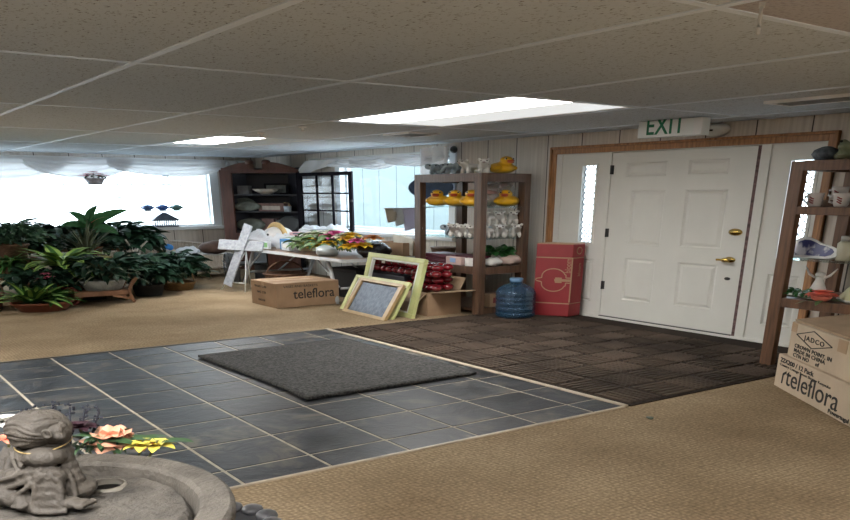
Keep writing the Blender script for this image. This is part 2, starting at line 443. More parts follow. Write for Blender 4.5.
M_pane = glass('window_glass', gloss=.004, k=.012)
M_wframe = mat('window_frame_paint', (0.74, 0.76, 0.77), .4)
def opening_frame(mb, axis, a0, a1, z0, z1, face, depth, w_):
    """casing round an opening: axis 'x' runs along X on the back wall, 'y' along Y on the side wall"""
    def b(p0, p1, q0, q1, d0, d1):
        if axis == 'x': mb.box(p0, p1, face + d0, face + d1, q0, q1)
        else: mb.box(face + d0, face + d1, p0, p1, q0, q1)
    b(a0 - w_, a0 + .012, z0 - w_ * .6, z1 + w_ * .6, -.03, depth); b(a1 - .012, a1 + w_, z0 - w_ * .6, z1 + w_ * .6, -.03, depth)
    b(a0, a1, z1 - .008, z1 + w_ * .6, -.03, depth); b(a0, a1, z0 - w_ * .6, z0 + .008, -.03, depth)
win1 = MB(); opening_frame(win1, 'x', VX0, VX1, VZ0, VZ1, YW, .2, .17)
win1.box(VX0, VX0 + .06, YW + .1, YW + .16, VZ0, VZ1); win1.box(VX1 - .06, VX1, YW + .1, YW + .16, VZ0, VZ1)
window_1 = struct(win1.build('window_1', M_wframe), 'large display window over the plants, washed out by daylight')
MB().box(VX0 - .2, VX1 + .22, YW - .1, YW + .1, VZ0 - .1, VZ0 - .03).build('window_sill', M_wframe, window_1, bevel=.008)
MB().box(VX0, VX1, YW + .125, YW + .135, VZ0, VZ1).build('window_pane', M_pane, window_1)
win2 = MB(); opening_frame(win2, 'y', WY0, WY1, WZ0, WZ1, XW, .2, .15)
win2.box(XW + .1, XW + .16, WY0, WY0 + .06, WZ0, WZ1); win2.box(XW + .1, XW + .16, WY1 - .06, WY1, WZ0, WZ1); win2.box(XW + .1, XW + .16, WY0, WY1, WZ0, WZ0 + .05)
window_2 = struct(win2.build('window_2', M_wframe), 'side window behind the duck rack')
MB().box(XW - .12, XW + .08, WY0 - .2, WY1 + .2, WZ0 - .07, WZ0 - .02).build('window_sill', M_wframe, window_2, bevel=.008)
MB().box(XW + .125, XW + .135, WY0, WY1, WZ0, WZ1).build('window_pane', M_pane, window_2)

# outside: pavement and the pale sided building next door
M_pave = mat('pavement', (0.5, 0.5, 0.49), .9, var=.1)
struct(MB().box(XW + .3, 40, -20, 60, -.4, -.2).box(-30, XW + .3, YW + .4, 60, -.4, -.2).build('ground', M_pave))
M_siding = mat('pale_siding', (0.125, 0.149, 0.150), .9, var=.04, spec=0.0)
sd = MB()
for k in range(20): sd.box(12.2, 12.26, 13.6 + k * .8, 13.6 + k * .8 + .78, -.2, 3.4)
sd.box(12.26, 12.6, 13.6, 29.6, -.2, 3.4)
struct(sd.build('neighbour_wall', M_siding), 'pale blue-green sided building seen through the side window')

# ------------------------------------------------------------------ entrance door with sidelights
M_door = mat('door_paint', (0.72, 0.715, 0.665), .42, var=.03, scale=2.5)
M_brass = mat('brass', (0.55, 0.38, 0.11), .25, metal=1.0)
M_black = mat('black_metal', (0.03, .03, .03), .4)
XD = XW + .005
# casing
cs = MB()
for (y0, y1, z0, z1) in ((DY1, DY1 + .1, 0, 2.03), (DY0 - .1, DY0, 0, 2.03), (DY0, DY1, DZ1 - .025, 2.03)):
    cs.box(XW - .035, XW + .01, y0, y1, z0, z1)
for (y0, y1, z0, z1) in ((DY1 + .065, DY1 + .1, 0, 2.05), (DY0 - .1, DY0 - .065, 0, 2.05), (DY0 - .1, DY1 + .1, 2.03, 2.055)):
    cs.box(XW - .055, XW + .01, y0, y1, z0, z1)
struct(cs.build('trim_4', M_oak, bevel=.006), 'oak casing round the entrance door and its sidelights')
# fixed frame posts
fr = MB()
for (y0, y1) in ((DY1 - .1, DY1 - .002), (7.535, 7.6), (5.37, 5.485), (DY0 + .002, DY0 + .05)):
    fr.box(XD - .02, XW + .12, y0, y1, 0, DZ1 - .025)
fr.box(XD - .02, XW + .12, DY0 + .05, DY1 - .1, 1.962, DZ1 - .025)
fr.box(XD + .085, XW + .12, DY0 + .05, DY1 - .1, 1.93, 1.97)
fr.box(XD + .085, XW + .12, 5.44, 5.56, 0, 1.97)
fr.box(XD + .085, XW + .12, 7.5, 7.56, 0, 1.97)
fr.box(XD - .03, XW + .12, DY0 + .05, DY1 - .1, 0, .035)
struct(fr.build('door_frame', M_door, bevel=.004), 'white door frame between door leaf and sidelights')
def raised(mb, y0, y1, z0, z1, x):
    """moulded panel: sunk groove ring and raised field"""
    a = .05; 
    def ring(i0, i1, x0, x1):
        p = [(y0 + i0, z0 + i0 * .6), (y1 - i0, z0 + i0 * .6), (y1 - i0, z1 - i0 * .6), (y0 + i0, z1 - i0 * .6)]
        q = [(y0 + i1, z0 + i1 * .6), (y1 - i1, z0 + i1 * .6), (y1 - i1, z1 - i1 * .6), (y0 + i1, z1 - i1 * .6)]
        vs = [(x0, *t) for t in p] + [(x1, *t) for t in q]
        mb.add(vs, [(k, 4 + k, 4 + (k + 1) % 4, (k + 1) % 4) for k in range(4)])
        return q
    ring(0, .022, x, x + .018); ring(.022, .035, x + .018, x + .018); q = ring(.035, .075, x + .018, x + .003)
    mb.add([(x + .003, *t) for t in q], [(0, 3, 2, 1)])
def panel_face(mb, y0, y1, z0, z1, x, holes):
    """front face of a leaf in the plane x with rectangular holes cut (cell grid)"""
    yy = sorted({y0, y1, *[h[0] for h in holes], *[h[1] for h in holes]}); zz = sorted({z0, z1, *[h[2] for h in holes], *[h[3] for h in holes]})
    for i in range(len(yy) - 1):
        for j in range(len(zz) - 1):
            cy, cz = (yy[i] + yy[i + 1]) / 2, (zz[j] + zz[j + 1]) / 2
            if any(h[0] < cy < h[1] and h[2] < cz < h[3] for h in holes): continue
            mb.add([(x, yy[i], zz[j]), (x, yy[i + 1], zz[j]), (x, yy[i + 1], zz[j + 1]), (x, yy[i], zz[j + 1])], [(0, 3, 2, 1)])
dl = MB()
D0, D1, E0, E1 = 5.53, 7.535, .045, 1.955
pans = [(6.69, 7.3, 1.69, 1.845), (5.86, 6.39, 1.70, 1.85), (6.68, 7.19, .93, 1.54), (5.83, 6.39, .94, 1.545), (6.72, 7.2, .27, .77), (5.84, 6.38, .28, .765)]
panel_face(dl, D0, D1, E0, E1, XD, pans)
for p in pans: raised(dl, *p, XD)
dl.box(XD + .02, XD + .08, D0, D1, E0, E1)
dl.add([(XD, D0, E0), (XD + .03, D0, E0), (XD + .03, D0, E1), (XD, D0, E1), (XD, D1, E0), (XD + .03, D1, E0), (XD + .03, D1, E1), (XD, D1, E1)],
       [(0, 1, 2, 3), (4, 7, 6, 5), (0, 4, 5, 1), (3, 2, 6, 7)])
door = struct(dl.build('door_1', M_door), 'white six-panel entrance door with brass hardware')
M_worn = mat('worn_edge', (0.05, 0.025, 0.025), .7, col2=(0.22, 0.13, 0.12), scale=6, stretch=(1, 1, 4))
MB().box(XD - .012, XD + .05, 5.478, 5.528, .03, 1.96).build('weatherstrip', M_worn, door)
def knob(y, z, plate, r):
    k = MB()
    k.lathe([(plate, 0), (plate, .01), (plate * .75, .02), (r * .45, .022), (r * .4, .05), (r * .8, .06), (r, .085), (r * .8, .105), (0.001, .11)], n=20, ey=.5)
    return k
def onto_door(mb, y, z):
    mb.v = [(XD - v[2], y + v[0], z + v[1]) for v in mb.v]; return mb
kn = MB(); kn.lathe([(.001, .0), (.072, 0), (.072, .01), (.04, .02), (.022, .025), (.02, .05), (.05, .062), (.058, .085), (.04, .105), (.001, .11)][1:], n=22, ey=.42)
kb = onto_door(kn, 5.69, .835); kb.bar((XD - .075, 5.70, .835), (XD - .075, 5.81, .833), .03, .022)
kb.build('door_handle', M_brass, door, bevel=.003)
db = MB(); db.lathe([(.085, 0), (.085, .012), (.05, .03), (.001, .034)], n=22, ey=.42); onto_door(db, 5.665, 1.12).build('deadbolt', M_brass, door)
hb = MB(); hb.lathe([(.04, 0), (.035, .008), (.001, .01)], n=16, ey=.42); onto_door(hb, 5.69, .635).build('lock_plate', M_black, door)
for z in (1.77, 1.05, .42):
    MB().tube([(XD - .012, 7.535, z - .05), (XD - .012, 7.535, z + .05)], .014, 8).box(XD - .004, XD, 7.50, 7.57, z - .05, z + .05).build('hinge', M_black, door)
MB().box(XD - .03, XD + .1, D0, D1, .036, .045).build('door_sweep', M_black, door)
# sidelights
M_leaded = glass('leaded_glass', (0.93, .97, 1.0), .1)
M_lead = mat('lead_came', (0.4, .42, .45), .5)
def sidelight(name, y0, y1, g, pn, lab):
    m_ = MB(); holes = [g, pn]
    panel_face(m_, y0, y1, .035, 1.962, XD, holes); raised(m_, *pn, XD)
    a, b_, c, d_ = g
    m_.add([(XD, a, c), (XD, b_, c), (XD, b_, d_), (XD, a, d_), (XD + .05, a, c), (XD + .05, b_, c), (XD + .05, b_, d_), (XD + .05, a, d_)],
           [(0, 4, 5, 1), (1, 5, 6, 2), (2, 6, 7, 3), (3, 7, 4, 0)])
    for (p0, p1, q0, q1) in ((a - .035, a, c - .02, d_ + .02), (b_, b_ + .035, c - .02, d_ + .02), (a, b_, c - .02, c), (a, b_, d_, d_ + .02)):
        m_.box(XD - .012, XD + .01, p0, p1, q0, q1)
    # solid core round the glass opening
    for (p0, p1, q0, q1) in ((y0, a, .035, 1.962), (b_, y1, .035, 1.962), (a, b_, .035, c), (a, b_, d_, 1.962)): m_.box(XD + .02, XD + .06, p0, p1, q0, q1)
    o = struct(m_.build(name, M_door), lab)
    MB().box(XD + .03, XD + .036, a, b_, c, d_).build('window_pane', M_leaded, o)
    l = MB(); n = 3; st = (b_ - a) / n; hz = st * .45
    k = -n
    rows = int((d_ - c) / hz) + 1
    for i in range(-rows, rows + n + 1):
        for sgn in (1, -1):
            pts = []
            # clip the diagonal line y = a + (i + sgn*t)*st , z = c + t*hz*... to the opening
            for tt in range(0, rows + 1):
                y = a + (i + sgn * tt * .5) * st; z = c + tt * hz * .5 * 2
                pts.append((y, z))
            for p, q in zip(pts, pts[1:]):
                if a - 1e-6 <= min(p[0], q[0]) and max(p[0], q[0]) <= b_ + 1e-6 and max(p[1], q[1]) <= d_ + 1e-6:
                    l.bar((XD + .026, *p), (XD + .026, *q), .010, .008, up=(1, 0, 0))
    l.build('lead_lines', M_lead, o)
    return o
sidelight('window_3', 7.6, DY1 - .1, (7.79, 8.02, .925, 1.825), (7.72, 8.2, .2, .72), 'narrow leaded sidelight left of the entrance door')
sidelight('window_4', DY0 + .05, 5.37, (4.86, 5.13, .88, 1.81), (4.84, 5.2, .2, .72), 'narrow leaded sidelight right of the entrance door, behind the display rack')
# ------------------------------------------------------------------ ceiling fittings
M_fix = mat('fixture_enamel', (0.82, .82, .80), .4)
M_lit = emit('lit_diffuser', (1.0, .98, .95), LAMP)
M_dull = emit('dim_diffuser', (.97, 1.0, 1.0), .45)
M_off = mat('unlit_diffuser', (.62, .66, .68), .5)
FITS = ['twin fluorescent ceiling light near the entrance door, one half unlit', 'fluorescent ceiling light nearer the display window']
for i, c in enumerate(LCELL):
    x0, x1, y0, y1 = c
    lab = FITS[i] if i < 2 else 'unseen fluorescent ceiling light added as fill outside the view'
    t = thing('ceiling_light', lab, 'ceiling light', (x0, y0, ZC), 0, 'recessed fluorescent ceiling lights')
    a, b = x1 - x0, y1 - y0
    f = MB(); f.box(.03, a - .03, .03, b - .03, .09, .12)
    for q in ((.03, .08, .03, b - .03), (a - .08, a - .03, .03, b - .03), (.08, a - .08, .03, .09), (.08, a - .08, b - .09, b - .03), (a / 2 - .012, a / 2 + .012, .09, b - .09)):
        f.box(q[0], q[1], q[2], q[3], .0, .09)
    f.build('frame', M_fix, t)
    ye = 2.0 if i == 1 else b - .09
    MB().box(.08, a / 2 - .012, .09, ye, .004, .02).build('diffuser', M_lit, t)
    if i == 1: MB().box(.08, a / 2 - .012, ye, b - .09, .004, .02).build('diffuser', M_off, t)['label'] = 'unlit end of the diffuser'
    d = MB().box(a / 2 + .012, a - .08, .09, b - .09, .004, .02).build('diffuser', (M_dull, M_off)[i] if i < 2 else M_lit, t)
    if i < 2: d['label'] = 'dim unlit half of the diffuser'

M_vent = mat('vent_metal', (0.55, .56, .57), .4)
M_dark = mat('dark_gap', (0.02, .02, .02), .8)
def vent(lab, x0, x1, y0, y1, n):
    t = thing('ceiling_vent', lab, 'vent', ((x0 + x1) / 2, (y0 + y1) / 2, ZC), 0, 'ceiling vents')
    a, b = (x1 - x0) / 2, (y1 - y0) / 2
    f = MB(); f.box(-a, a, -b, -b + .04, -.02, 0).box(-a, a, b - .04, b, -.02, 0).box(-a, -a + .04, -b + .04, b - .04, -.02, 0).box(a - .04, a, -b + .04, b - .04, -.02, 0)
    f.build('frame', M_fix, t)
    MB().box(-a + .04, a - .04, -b + .04, b - .04, -.003, 0).build('backing', M_dark, t)
    for k in range(n):
        x = -a + .07 + (2 * a - .14) * k / (n - 1)
        MB().obox((x, 0, -.012), (.012, 0, .008), (0, b - .04, 0), (.001, 0, .002)).build('slat', M_vent, t)
vent('square white ceiling vent just left of the lit entrance ceiling light', 6.27, 6.75, 9.15, 9.75, 5)
vent('long white ceiling vent above the right-hand display rack', 6.62, 7.0, 3.1, 4.5, 4)
for (x, y, l) in ((4.85, 10.33, 'small white sprinkler head between the two ceiling lights'), (4.81, 9.15, 'small white sprinkler head beside the left end of the entrance ceiling light')):
    s_ = MB(); s_.lathe([(.001, 0), (.05, 0), (.045, -.012), (.018, -.016), (.016, -.04), (.03, -.045), (.001, -.05)], n=14)
    tag(s_.build('sprinkler', M_fix, None, (x, y, ZC - .006)), l, 'sprinkler', 'ceiling sprinkler heads')
hk = MB(); hk.box(-.03, .03, -.012, .012, -.012, 0).tube([(0, 0, -.01), (0, 0, -.05), (.02, 0, -.075), (.0, 0, -.1), (-.025, 0, -.085)], .009, 8)
tag(hk.build('ceiling_hook', M_vent, None, (3.28, 2.3, ZC - .006), .6), 'grey metal hook hanging from the ceiling grid at the upper right', 'hook')

# exit sign and smoke alarm
t = thing('exit_sign', 'white EXIT sign with green letters hanging before the wall over the door', 'sign', (7.4, 6.07, ZC))
M_sign = mat('sign_face', (0.80, .83, .80), .4)
MB().box(-.02, .10, -.41, .41, -.16, -.006).build('housing', M_sign, t, bevel=.006)
MB().box(-.03, -.02, -.41, -.31, -.158, -.006).build('end_cap', M_fix, t, bevel=.003)
M_green = mat('sign_green', (0.0, 0.16, 0.07), .5)
text('lettering', 'EXIT', .235, M_green, t, plane_T((-.021, .305, -.132), (0, -1, 0), (0, 0, 1)), sx=1.0, bold=.003, track=1.05)
t = thing('smoke_alarm', 'white domed alarm on the wall right of the EXIT sign', 'alarm', (XW, 6.07, 2.13))
MB().lathe([(.001, 0), (.17, 0), (.17, .03), (.15, .08), (.09, .11), (.001, .115)], n=20, ey=.38).build('cover', M_fix, t).rotation_euler = (0, radians(-90), 0)
t.children[0].rotation_euler = (0, radians(-90), 0)
t.children[0].data.transform(Matrix.Rotation(radians(90), 4, 'Z'))
MB().box(-.13, -.112, -.03, .03, -.015, .0).build('test_button', M_dark, t)

# ------------------------------------------------------------------ plants
M_leafD = mat('leaf_dark', (0.008, 0.026, 0.018), .5, col2=(0.02, 0.055, 0.028), scale=3, spec=.25)
M_leafM = mat('leaf_mid', (0.022, 0.075, 0.015), .5, col2=(0.055, 0.15, 0.035), scale=3, spec=.25)
M_leafL = mat('leaf_lime', (0.14, 0.27, 0.04), .5, col2=(0.36, 0.50, 0.13), scale=6, spec=.25)
M_leafG = mat('leaf_grey', (0.045, 0.06, 0.035), .55, col2=(0.12, 0.13, 0.085), scale=5, spec=.25)
M_leafB = mat('leaf_banana', (0.022, 0.085, 0.032), .45, col2=(0.055, 0.16, 0.06), scale=2, spec=.25)
M_stem = mat('plant_stem', (0.14, 0.16, 0.07), .6)
M_bark = mat('pale_stem', (0.36, .33, .27), .7)
M_terra = mat('terracotta', (0.24, 0.075, 0.04), .7, var=.2, scale=5)
M_wick = mat('wicker_brown', (0.16, 0.085, 0.05), .7, var=.45, scale=26, stretch=(1, 1, 3), bump=.6)
M_wood = mat('barrow_wood', (0.20, 0.095, 0.045), .55, var=.3, scale=6)
M_soil = mat('soil', (0.03, .022, .015), .95)
M_gpot = mat('grey_ceramic', (0.30, 0.32, 0.31), .45, var=.25, scale=14, bump=.3)
M_bamboo = mat('bamboo_basket', (0.32, 0.19, 0.08), .6, var=.35, scale=18, stretch=(1, 1, 4), bump=.4)
M_pinkfl = mat('pink_petal', (0.72, 0.16, 0.28), .6, var=.2)

def leaf(mb, base, az, elev, L, wd, droop=.5, m0=0, m1=None, n=5, zs=.62, fold=.12, roll=0.0):
    """one blade with a midrib fold: rises at elev, bends down along its length"""
    b = Vector(base); d = Vector((cos(az), sin(az), 0)); sd = sd_ = Vector((-sin(az), cos(az), 0))
    k = len(mb.v); p = b.copy(); e = elev; vs = []
    for i in range(n + 1):
        t = i / n
        w_ = wd * (sin(pi * min(1, .06 + t * .94)) ** .75) * (1 - .25 * t) if i < n else .002
        up = Vector((-cos(az) * sin(e), -sin(az) * sin(e), cos(e) * zs))
        if roll: s0 = sd_; sd = sd_ * cos(roll) + up * sin(roll); up = up * cos(roll) - s0 * sin(roll)
        vs += [p - sd * w_ + up * w_ * fold, p - sd * w_ * .4 + up * w_ * fold * .3, p.copy(), p + sd * w_ * .4 + up * w_ * fold * .3, p + sd * w_ + up * w_ * fold]
        p = p + (d * cos(e) + Vector((0, 0, sin(e) * zs))) * (L / n)
        e -= droop / n * 1.6
    mb.v += [tuple(v) for v in vs]
    for i in range(n):
        for j in range(4):
            a = k + i * 5 + j
            mb.f.append((a, a + 1, a + 6, a + 5)); mb.sm.append(True)
            mb.mi.append((m1 if m1 is not None and j in (1, 2) and i > 0 else m0))
def rosette(mb, c, n, L, wd, e0=.3, e1=1.2, droop=.9, m0=0, m1=None, seed=0, zs=.62, rad=.03, n_=5, fold=.12):
    r = random.Random(seed)
    for i in range(n):
        az = i * 2.399 + r.uniform(-.3, .3); e = e0 + (e1 - e0) * (i / max(1, n - 1)) + r.uniform(-.12, .12)
        l = L * r.uniform(.75, 1.1)
        leaf(mb, (c[0] + cos(az) * rad, c[1] + sin(az) * rad, c[2]), az, e, l, wd * r.uniform(.8, 1.15), droop * r.uniform(.7, 1.3), m0, m1, n_, zs, fold)
def bush(mb, c, rx, ry, rz_, n, L, wd, m0=0, m1=None, seed=0):
    """leaves scattered through an ellipsoid crown, pointing outward"""
    r = random.Random(seed)
    for i in range(n):
        az = r.uniform(0, 2 * pi); ph = r.uniform(-.5, 1.35); q = r.uniform(.35, .95)
        p = (c[0] + rx * q * cos(ph) * cos(az), c[1] + ry * q * cos(ph) * sin(az), c[2] + rz_ * q * sin(ph))
        leaf(mb, p, az + r.uniform(-.7, .7), r.uniform(-.3, .9), L * r.uniform(.6, 1.15), wd * r.uniform(.7, 1.2), r.uniform(.5, 1.3), m0, m1, 4, roll=r.uniform(-.9, .9))
def stalks(mb, c, n, h, spread, r_=.008, seed=0):
    r = random.Random(seed)
    for i in range(n):
        az = r.uniform(0, 6.28); q = r.uniform(.2, 1)
        mb.tube([c, (c[0] + cos(az) * spread * q * .4, c[1] + sin(az) * spread * q * .4, c[2] + h * .5), (c[0] + cos(az) * spread * q, c[1] + sin(az) * spread * q, c[2] + h * r.uniform(.7, 1))], r_, 5)
def potmesh(r0, r1, h, lip=.015, n=24, ex=1, ey=1):
    return MB().lathe([(.001, 0), (r0, 0), (r1, h), (r1 + lip, h), (r1 + lip, h + .02), (r1 - .02, h + .02), (r1 - .03, h - .02), (.001, h - .02)], n=n, ex=ex, ey=ey)

G = 'potted plants massed at the display window'
# 1 variegated plant in shallow terracotta bowl, front left
t = thing('potted_dieffenbachia', 'yellow-green variegated plant in a shallow terracotta bowl at the front left', 'plant', (2.42, 12.62, 0), 0, G)
potmesh(.30, .40, .10, ey=.8).build('pot', M_terra, t)
MB().lathe([(.001, .09), (.37, .09)], n=20, ey=.8).build('soil', M_soil, t)
f = MB(); rosette(f, (-.14, -.06, .12), 34, .60, .08, .35, 1.35, .7, 0, 1, seed=3, rad=.08); f.build('foliage', [M_leafM, M_leafL], t)
f = MB(); rosette(f, (.18, -.0, .12), 36, .40, .055, .3, 1.25, .7, 0, None, seed=5, rad=.06); g = f.build('foliage', [M_leafM], t); g['label'] = 'plain green half of the foliage'
s_ = MB(); stalks(s_, (0, 0, .08), 6, .14, .14, .01, 2); s_.build('stem', M_stem, t)

# 2 wooden wheelbarrow planter with ceramic trough
t = thing('wheelbarrow_planter', 'brown wooden wheelbarrow planter with a curved leg standing on the carpet', 'planter', (3.3, 12.95, 0))
b = MB(); b.prism([(-.42, -.2), (.36, -.2), (.42, .2), (-.36, .2)], .12, .19); b.build('tray', M_wood, t, bevel=.008)
for sy in (-.19, .17):
    l = MB(); pts = [(.50, sy, .36), (.42, sy, .28), (.37, sy, .2), (.37, sy, .12), (.40, sy, .05), (.43, sy, 0.012)]
    for a, c in zip(pts, pts[1:]): l.bar(a, c, .05, .05)
    l.build('leg', M_wood, t, bevel=.006)
l = MB(); l.bar((.40, -.19, .06), (.12, -.19, .12), .03, .03); l.build('brace', M_wood, t)
M_redw = mat('red_wheel', (0.20, .03, .03), .6)
w_ = MB(); w_.tube([(-.42 + .12 * cos(a * pi / 8), 0, .12 + .12 * sin(a * pi / 8)) for a in range(17)], .018, 8)
for a in range(4): w_.bar((-.42 - .11 * cos(a * pi / 4), 0, .12 - .11 * sin(a * pi / 4)), (-.42 + .11 * cos(a * pi / 4), 0, .12 + .11 * sin(a * pi / 4)), .016, .016)
w_.build('wheel', M_redw, t)
t = thing('potted_spathiphyllum', 'dark leafy plant in a grey embossed trough on the wooden wheelbarrow', 'plant', (3.36, 12.95, .19), 0, G)
MB().lathe([(.001, 0), (.26, 0), (.33, .12), (.34, .14), (.31, .14), (.29, .11), (.001, .11)], n=28, ey=.6).build('pot', M_gpot, t)
f = MB(); bush(f, (.1, .1, .27), .50, .30, .18, 260, .38, .062, 0, None, 11); f.build('foliage', M_leafD, t)
f = MB(); rosette(f, (.02, -.05, .14), 60, .72, .026, .35, 1.25, .8, 0, None, seed=8, zs=.7); g = f.build('foliage', M_leafG, t); g['label'] = 'narrow grey-green blades'
s_ = MB(); stalks(s_, (0, 0, .1), 8, .16, .2, .008, 4); s_.build('stem', M_stem, t)

# 3 basket plant at the right end
t = thing('potted_ivy', 'dark bushy plant in a bamboo basket at the right end of the plants', 'plant', (4.9, 14.15, 0), 0, G)
potmesh(.24, .29, .11, n=20).build('pot', M_bamboo, t)
h_ = MB(); h_.tube([(.29 * cos(a) , .02, .1 + .34 * sin(a)) for a in [pi * k / 12 for k in range(13)]], .012, 6); h_.build('basket_handle', M_bamboo, t)
f = MB(); bush(f, (0, -.02, .32), .50, .4, .32, 300, .32, .055, 0, None, 21); f.build('foliage', M_leafD, t)
s_ = MB(); stalks(s_, (0, 0, .08), 8, .25, .24, .008, 6); s_.build('stem', M_stem, t)

# stepped wooden plant stand behind
t = thing('plant_stand', 'stepped wooden plant stand behind the potted plants', 'stand', (3.2, 15.2, 0))
for k, (y, z, xr) in enumerate(((-1.05, .36, .72), (-.3, .54, .80), (.55, .62, 1.4))):
    MB().box(-2.0, xr, y - .32, y + .32, z - .035, z).build('shelf', M_wood, t, bevel=.005)
MB().box(1.3, 1.36, .78, .86, 0, .585).build('leg', M_wood, t)
for x in (-1.9, -.5, .66):
    l = MB(); l.bar((x, -1.3, .0), (x, .8, .55), .06, .06); l.box(x - .03, x + .03, .78, .86, 0, .6); l.box(x - .03, x + .03, -.34, -.26, 0, .5); l.box(x - .03, x + .03, -1.32, -1.24, 0, .33)
    l.build('leg', M_wood, t)

# 4 big dark mass on the upper step
for i, (x, y, z, rx, n, lab) in enumerate(((2.5, 15.75, .62, .72, 380, 'broad dark bushy plant against the left end of the display window'),
                                       (3.35, 15.8, .62, .76, 420, 'tallest dark glossy plant in the middle before the display window'),
                                       (4.25, 15.65, .62, .82, 460, 'dark glossy plant at the right of the row before the display window'))):
    t = thing('potted_peace_lily', lab, 'plant', (x, y, z), 0, G)
    potmesh(.2, .26, .16).build('pot', M_gpot if i != 1 else M_wick, t)
    f = MB(); bush(f, (0, -.1, .12), rx, .6, .30, n, .46, .085, 0, None, 31 + i); f.build('foliage', M_leafD, t)
    s_ = MB(); stalks(s_, (0, 0, .12), 10, .22, .34, .009, 6 + i); s_.build('stem', M_stem, t)
# banana-like leaf plant
t = thing('potted_banana_plant', 'large-leaved bright green plant rising before the display window', 'plant', (3.82, 15.1, .54), 0, G)
potmesh(.14, .18, .12).build('pot', M_terra, t)
s_ = MB(); s_.tube([(0, 0, .1), (.0, 0, .3), (.02, 0, .5)], .022, 8); s_.build('stem', M_stem, t)
f = MB()
U = radians(-36)
for (a, e, L, wd, dr, z) in ((U + .3, .85, .95, .15, .45, .42), (U - .4, .5, .8, .14, .8, .36), (U + pi, 1.15, .5, .11, .6, .48), (U + pi + .4, .7, .55, .12, .9, .42), (U + 1.3, 1.2, .5, .11, .5, .48), (U - 1.2, 1.0, .5, .12, .7, .42), (U + .5, 1.35, .5, .10, .4, .52), (U + .8, 1.0, .6, .11, .6, .46)):
    leaf(f, (0, 0, z), a, e, L, wd, dr, 0, None, 7, .6, .2, roll=1.0 if abs(a - U) < 1 else -.9)
f.v = [(x * .85, y * .85, z) for x, y, z in f.v]; f.build('foliage', M_leafB, t)
M_fl_o = mat('orange_bract', (0.75, .2, .1), .5)
fl = MB()
for (a, e, L) in ((U, 1.0, .52), (U + pi, .95, .46)): leaf(fl, (0, 0, .45), a, e, L, .03, .8, 0, None, 4)
fl.build('flower', M_fl_o, t)

# 5 spiky dracaena in grey pot
t = thing('potted_dracaena', 'spiky grey-bladed plant in a pale grey pot on the middle step', 'plant', (3.52, 14.25, .36), 0, G)
potmesh(.16, .2, .2).build('pot', mat('pale_pot', (0.42, .42, .43), .5), t)
f = MB(); rosette(f, (0, 0, .22), 80, .72, .02, .1, 1.4, .5, 0, None, seed=12, zs=.8); f.build('foliage', M_leafG, t)
s_ = MB(); s_.tube([(0, 0, .18), (0, 0, .24)], .03, 8); s_.build('stem', M_bark, t)

# 6 basket plant upper left
t = thing('potted_boxwood', 'rounded small-leaved plant in a brick-red wicker basket at the far left', 'plant', (2.42, 14.1, .36), 0, G)
MB().lathe([(.001, .18), (.17, .18), (.23, .42), (.25, .42), (.25, .45), (.21, .45), (.2, .40), (.001, .4)], n=24).build('pot', M_wick, t)
MB().box(-.2, .2, -.2, .2, 0, .18).build('pot_stand', M_wood, t, bevel=.01)
f = MB(); bush(f, (0, 0, .54), .56, .44, .22, 520, .18, .045, 0, None, 41); f.build('foliage', mat('leaf_box', (0.03, .08, .05), .45, col2=(.08, .16, .09), scale=4), t)
s_ = MB(); stalks(s_, (0, 0, .4), 7, .14, .26, .008, 9); s_.build('stem', M_stem, t)

# 7 lime-leaved plant in the middle, with pink flowers
t = thing('potted_aglaonema', 'lime-leaved plant behind the terracotta bowl, above pink flowers', 'plant', (2.95, 13.45, 0), 0, G)
potmesh(.2, .26, .40).build('pot', M_terra, t)
f = MB(); rosette(f, (0, 0, .50), 44, .80, .11, .2, 1.1, .8, 1, 0, seed=14, rad=.06); f.build('foliage', [M_leafM, M_leafL], t)
s_ = MB(); stalks(s_, (0, 0, .38), 8, .2, .14, .012, 10); s_.build('stem', M_stem, t)
def blossom(mb, c, r, n=6, rings=2, cup=.5, mi=0, seed=0, zs=.6):
    rr = random.Random(seed)
    for k in range(rings):
        for i in range(n):
            az = 2 * pi * (i + .5 * k) / n + rr.uniform(-.15, .15)
            e = cup + .5 * k
            leaf(mb, c, az, e, r * (1 - .22 * k), r * .36, .7, mi, None, 4, zs, .35)
t = thing('potted_begonia', 'dark plant with small pink flowers between bowl and wheelbarrow', 'plant', (2.55, 13.1, 0), 0, G)
potmesh(.16, .2, .22).build('pot', M_terra, t)
f = MB(); bush(f, (0, 0, .34), .46, .32, .2, 240, .26, .06, 0, None, 51); f.build('foliage', M_leafD, t)
for (dx, dy, dz) in ((.0, -.24, .44), (.05, -.25, .40), (-.05, -.22, .38)):
    b_ = MB(); blossom(b_, (dx, dy - .12, dz + .02), .085, 6, 2, .5, 0, 3); b_.build('flower', M_pinkfl, t)
s_ = MB(); stalks(s_, (0, 0, .2), 6, .18, .18, .008, 12); s_.tube([(0, 0, .2), (.0, -.2, .42)], .006, 5); s_.build('stem', M_stem, t)

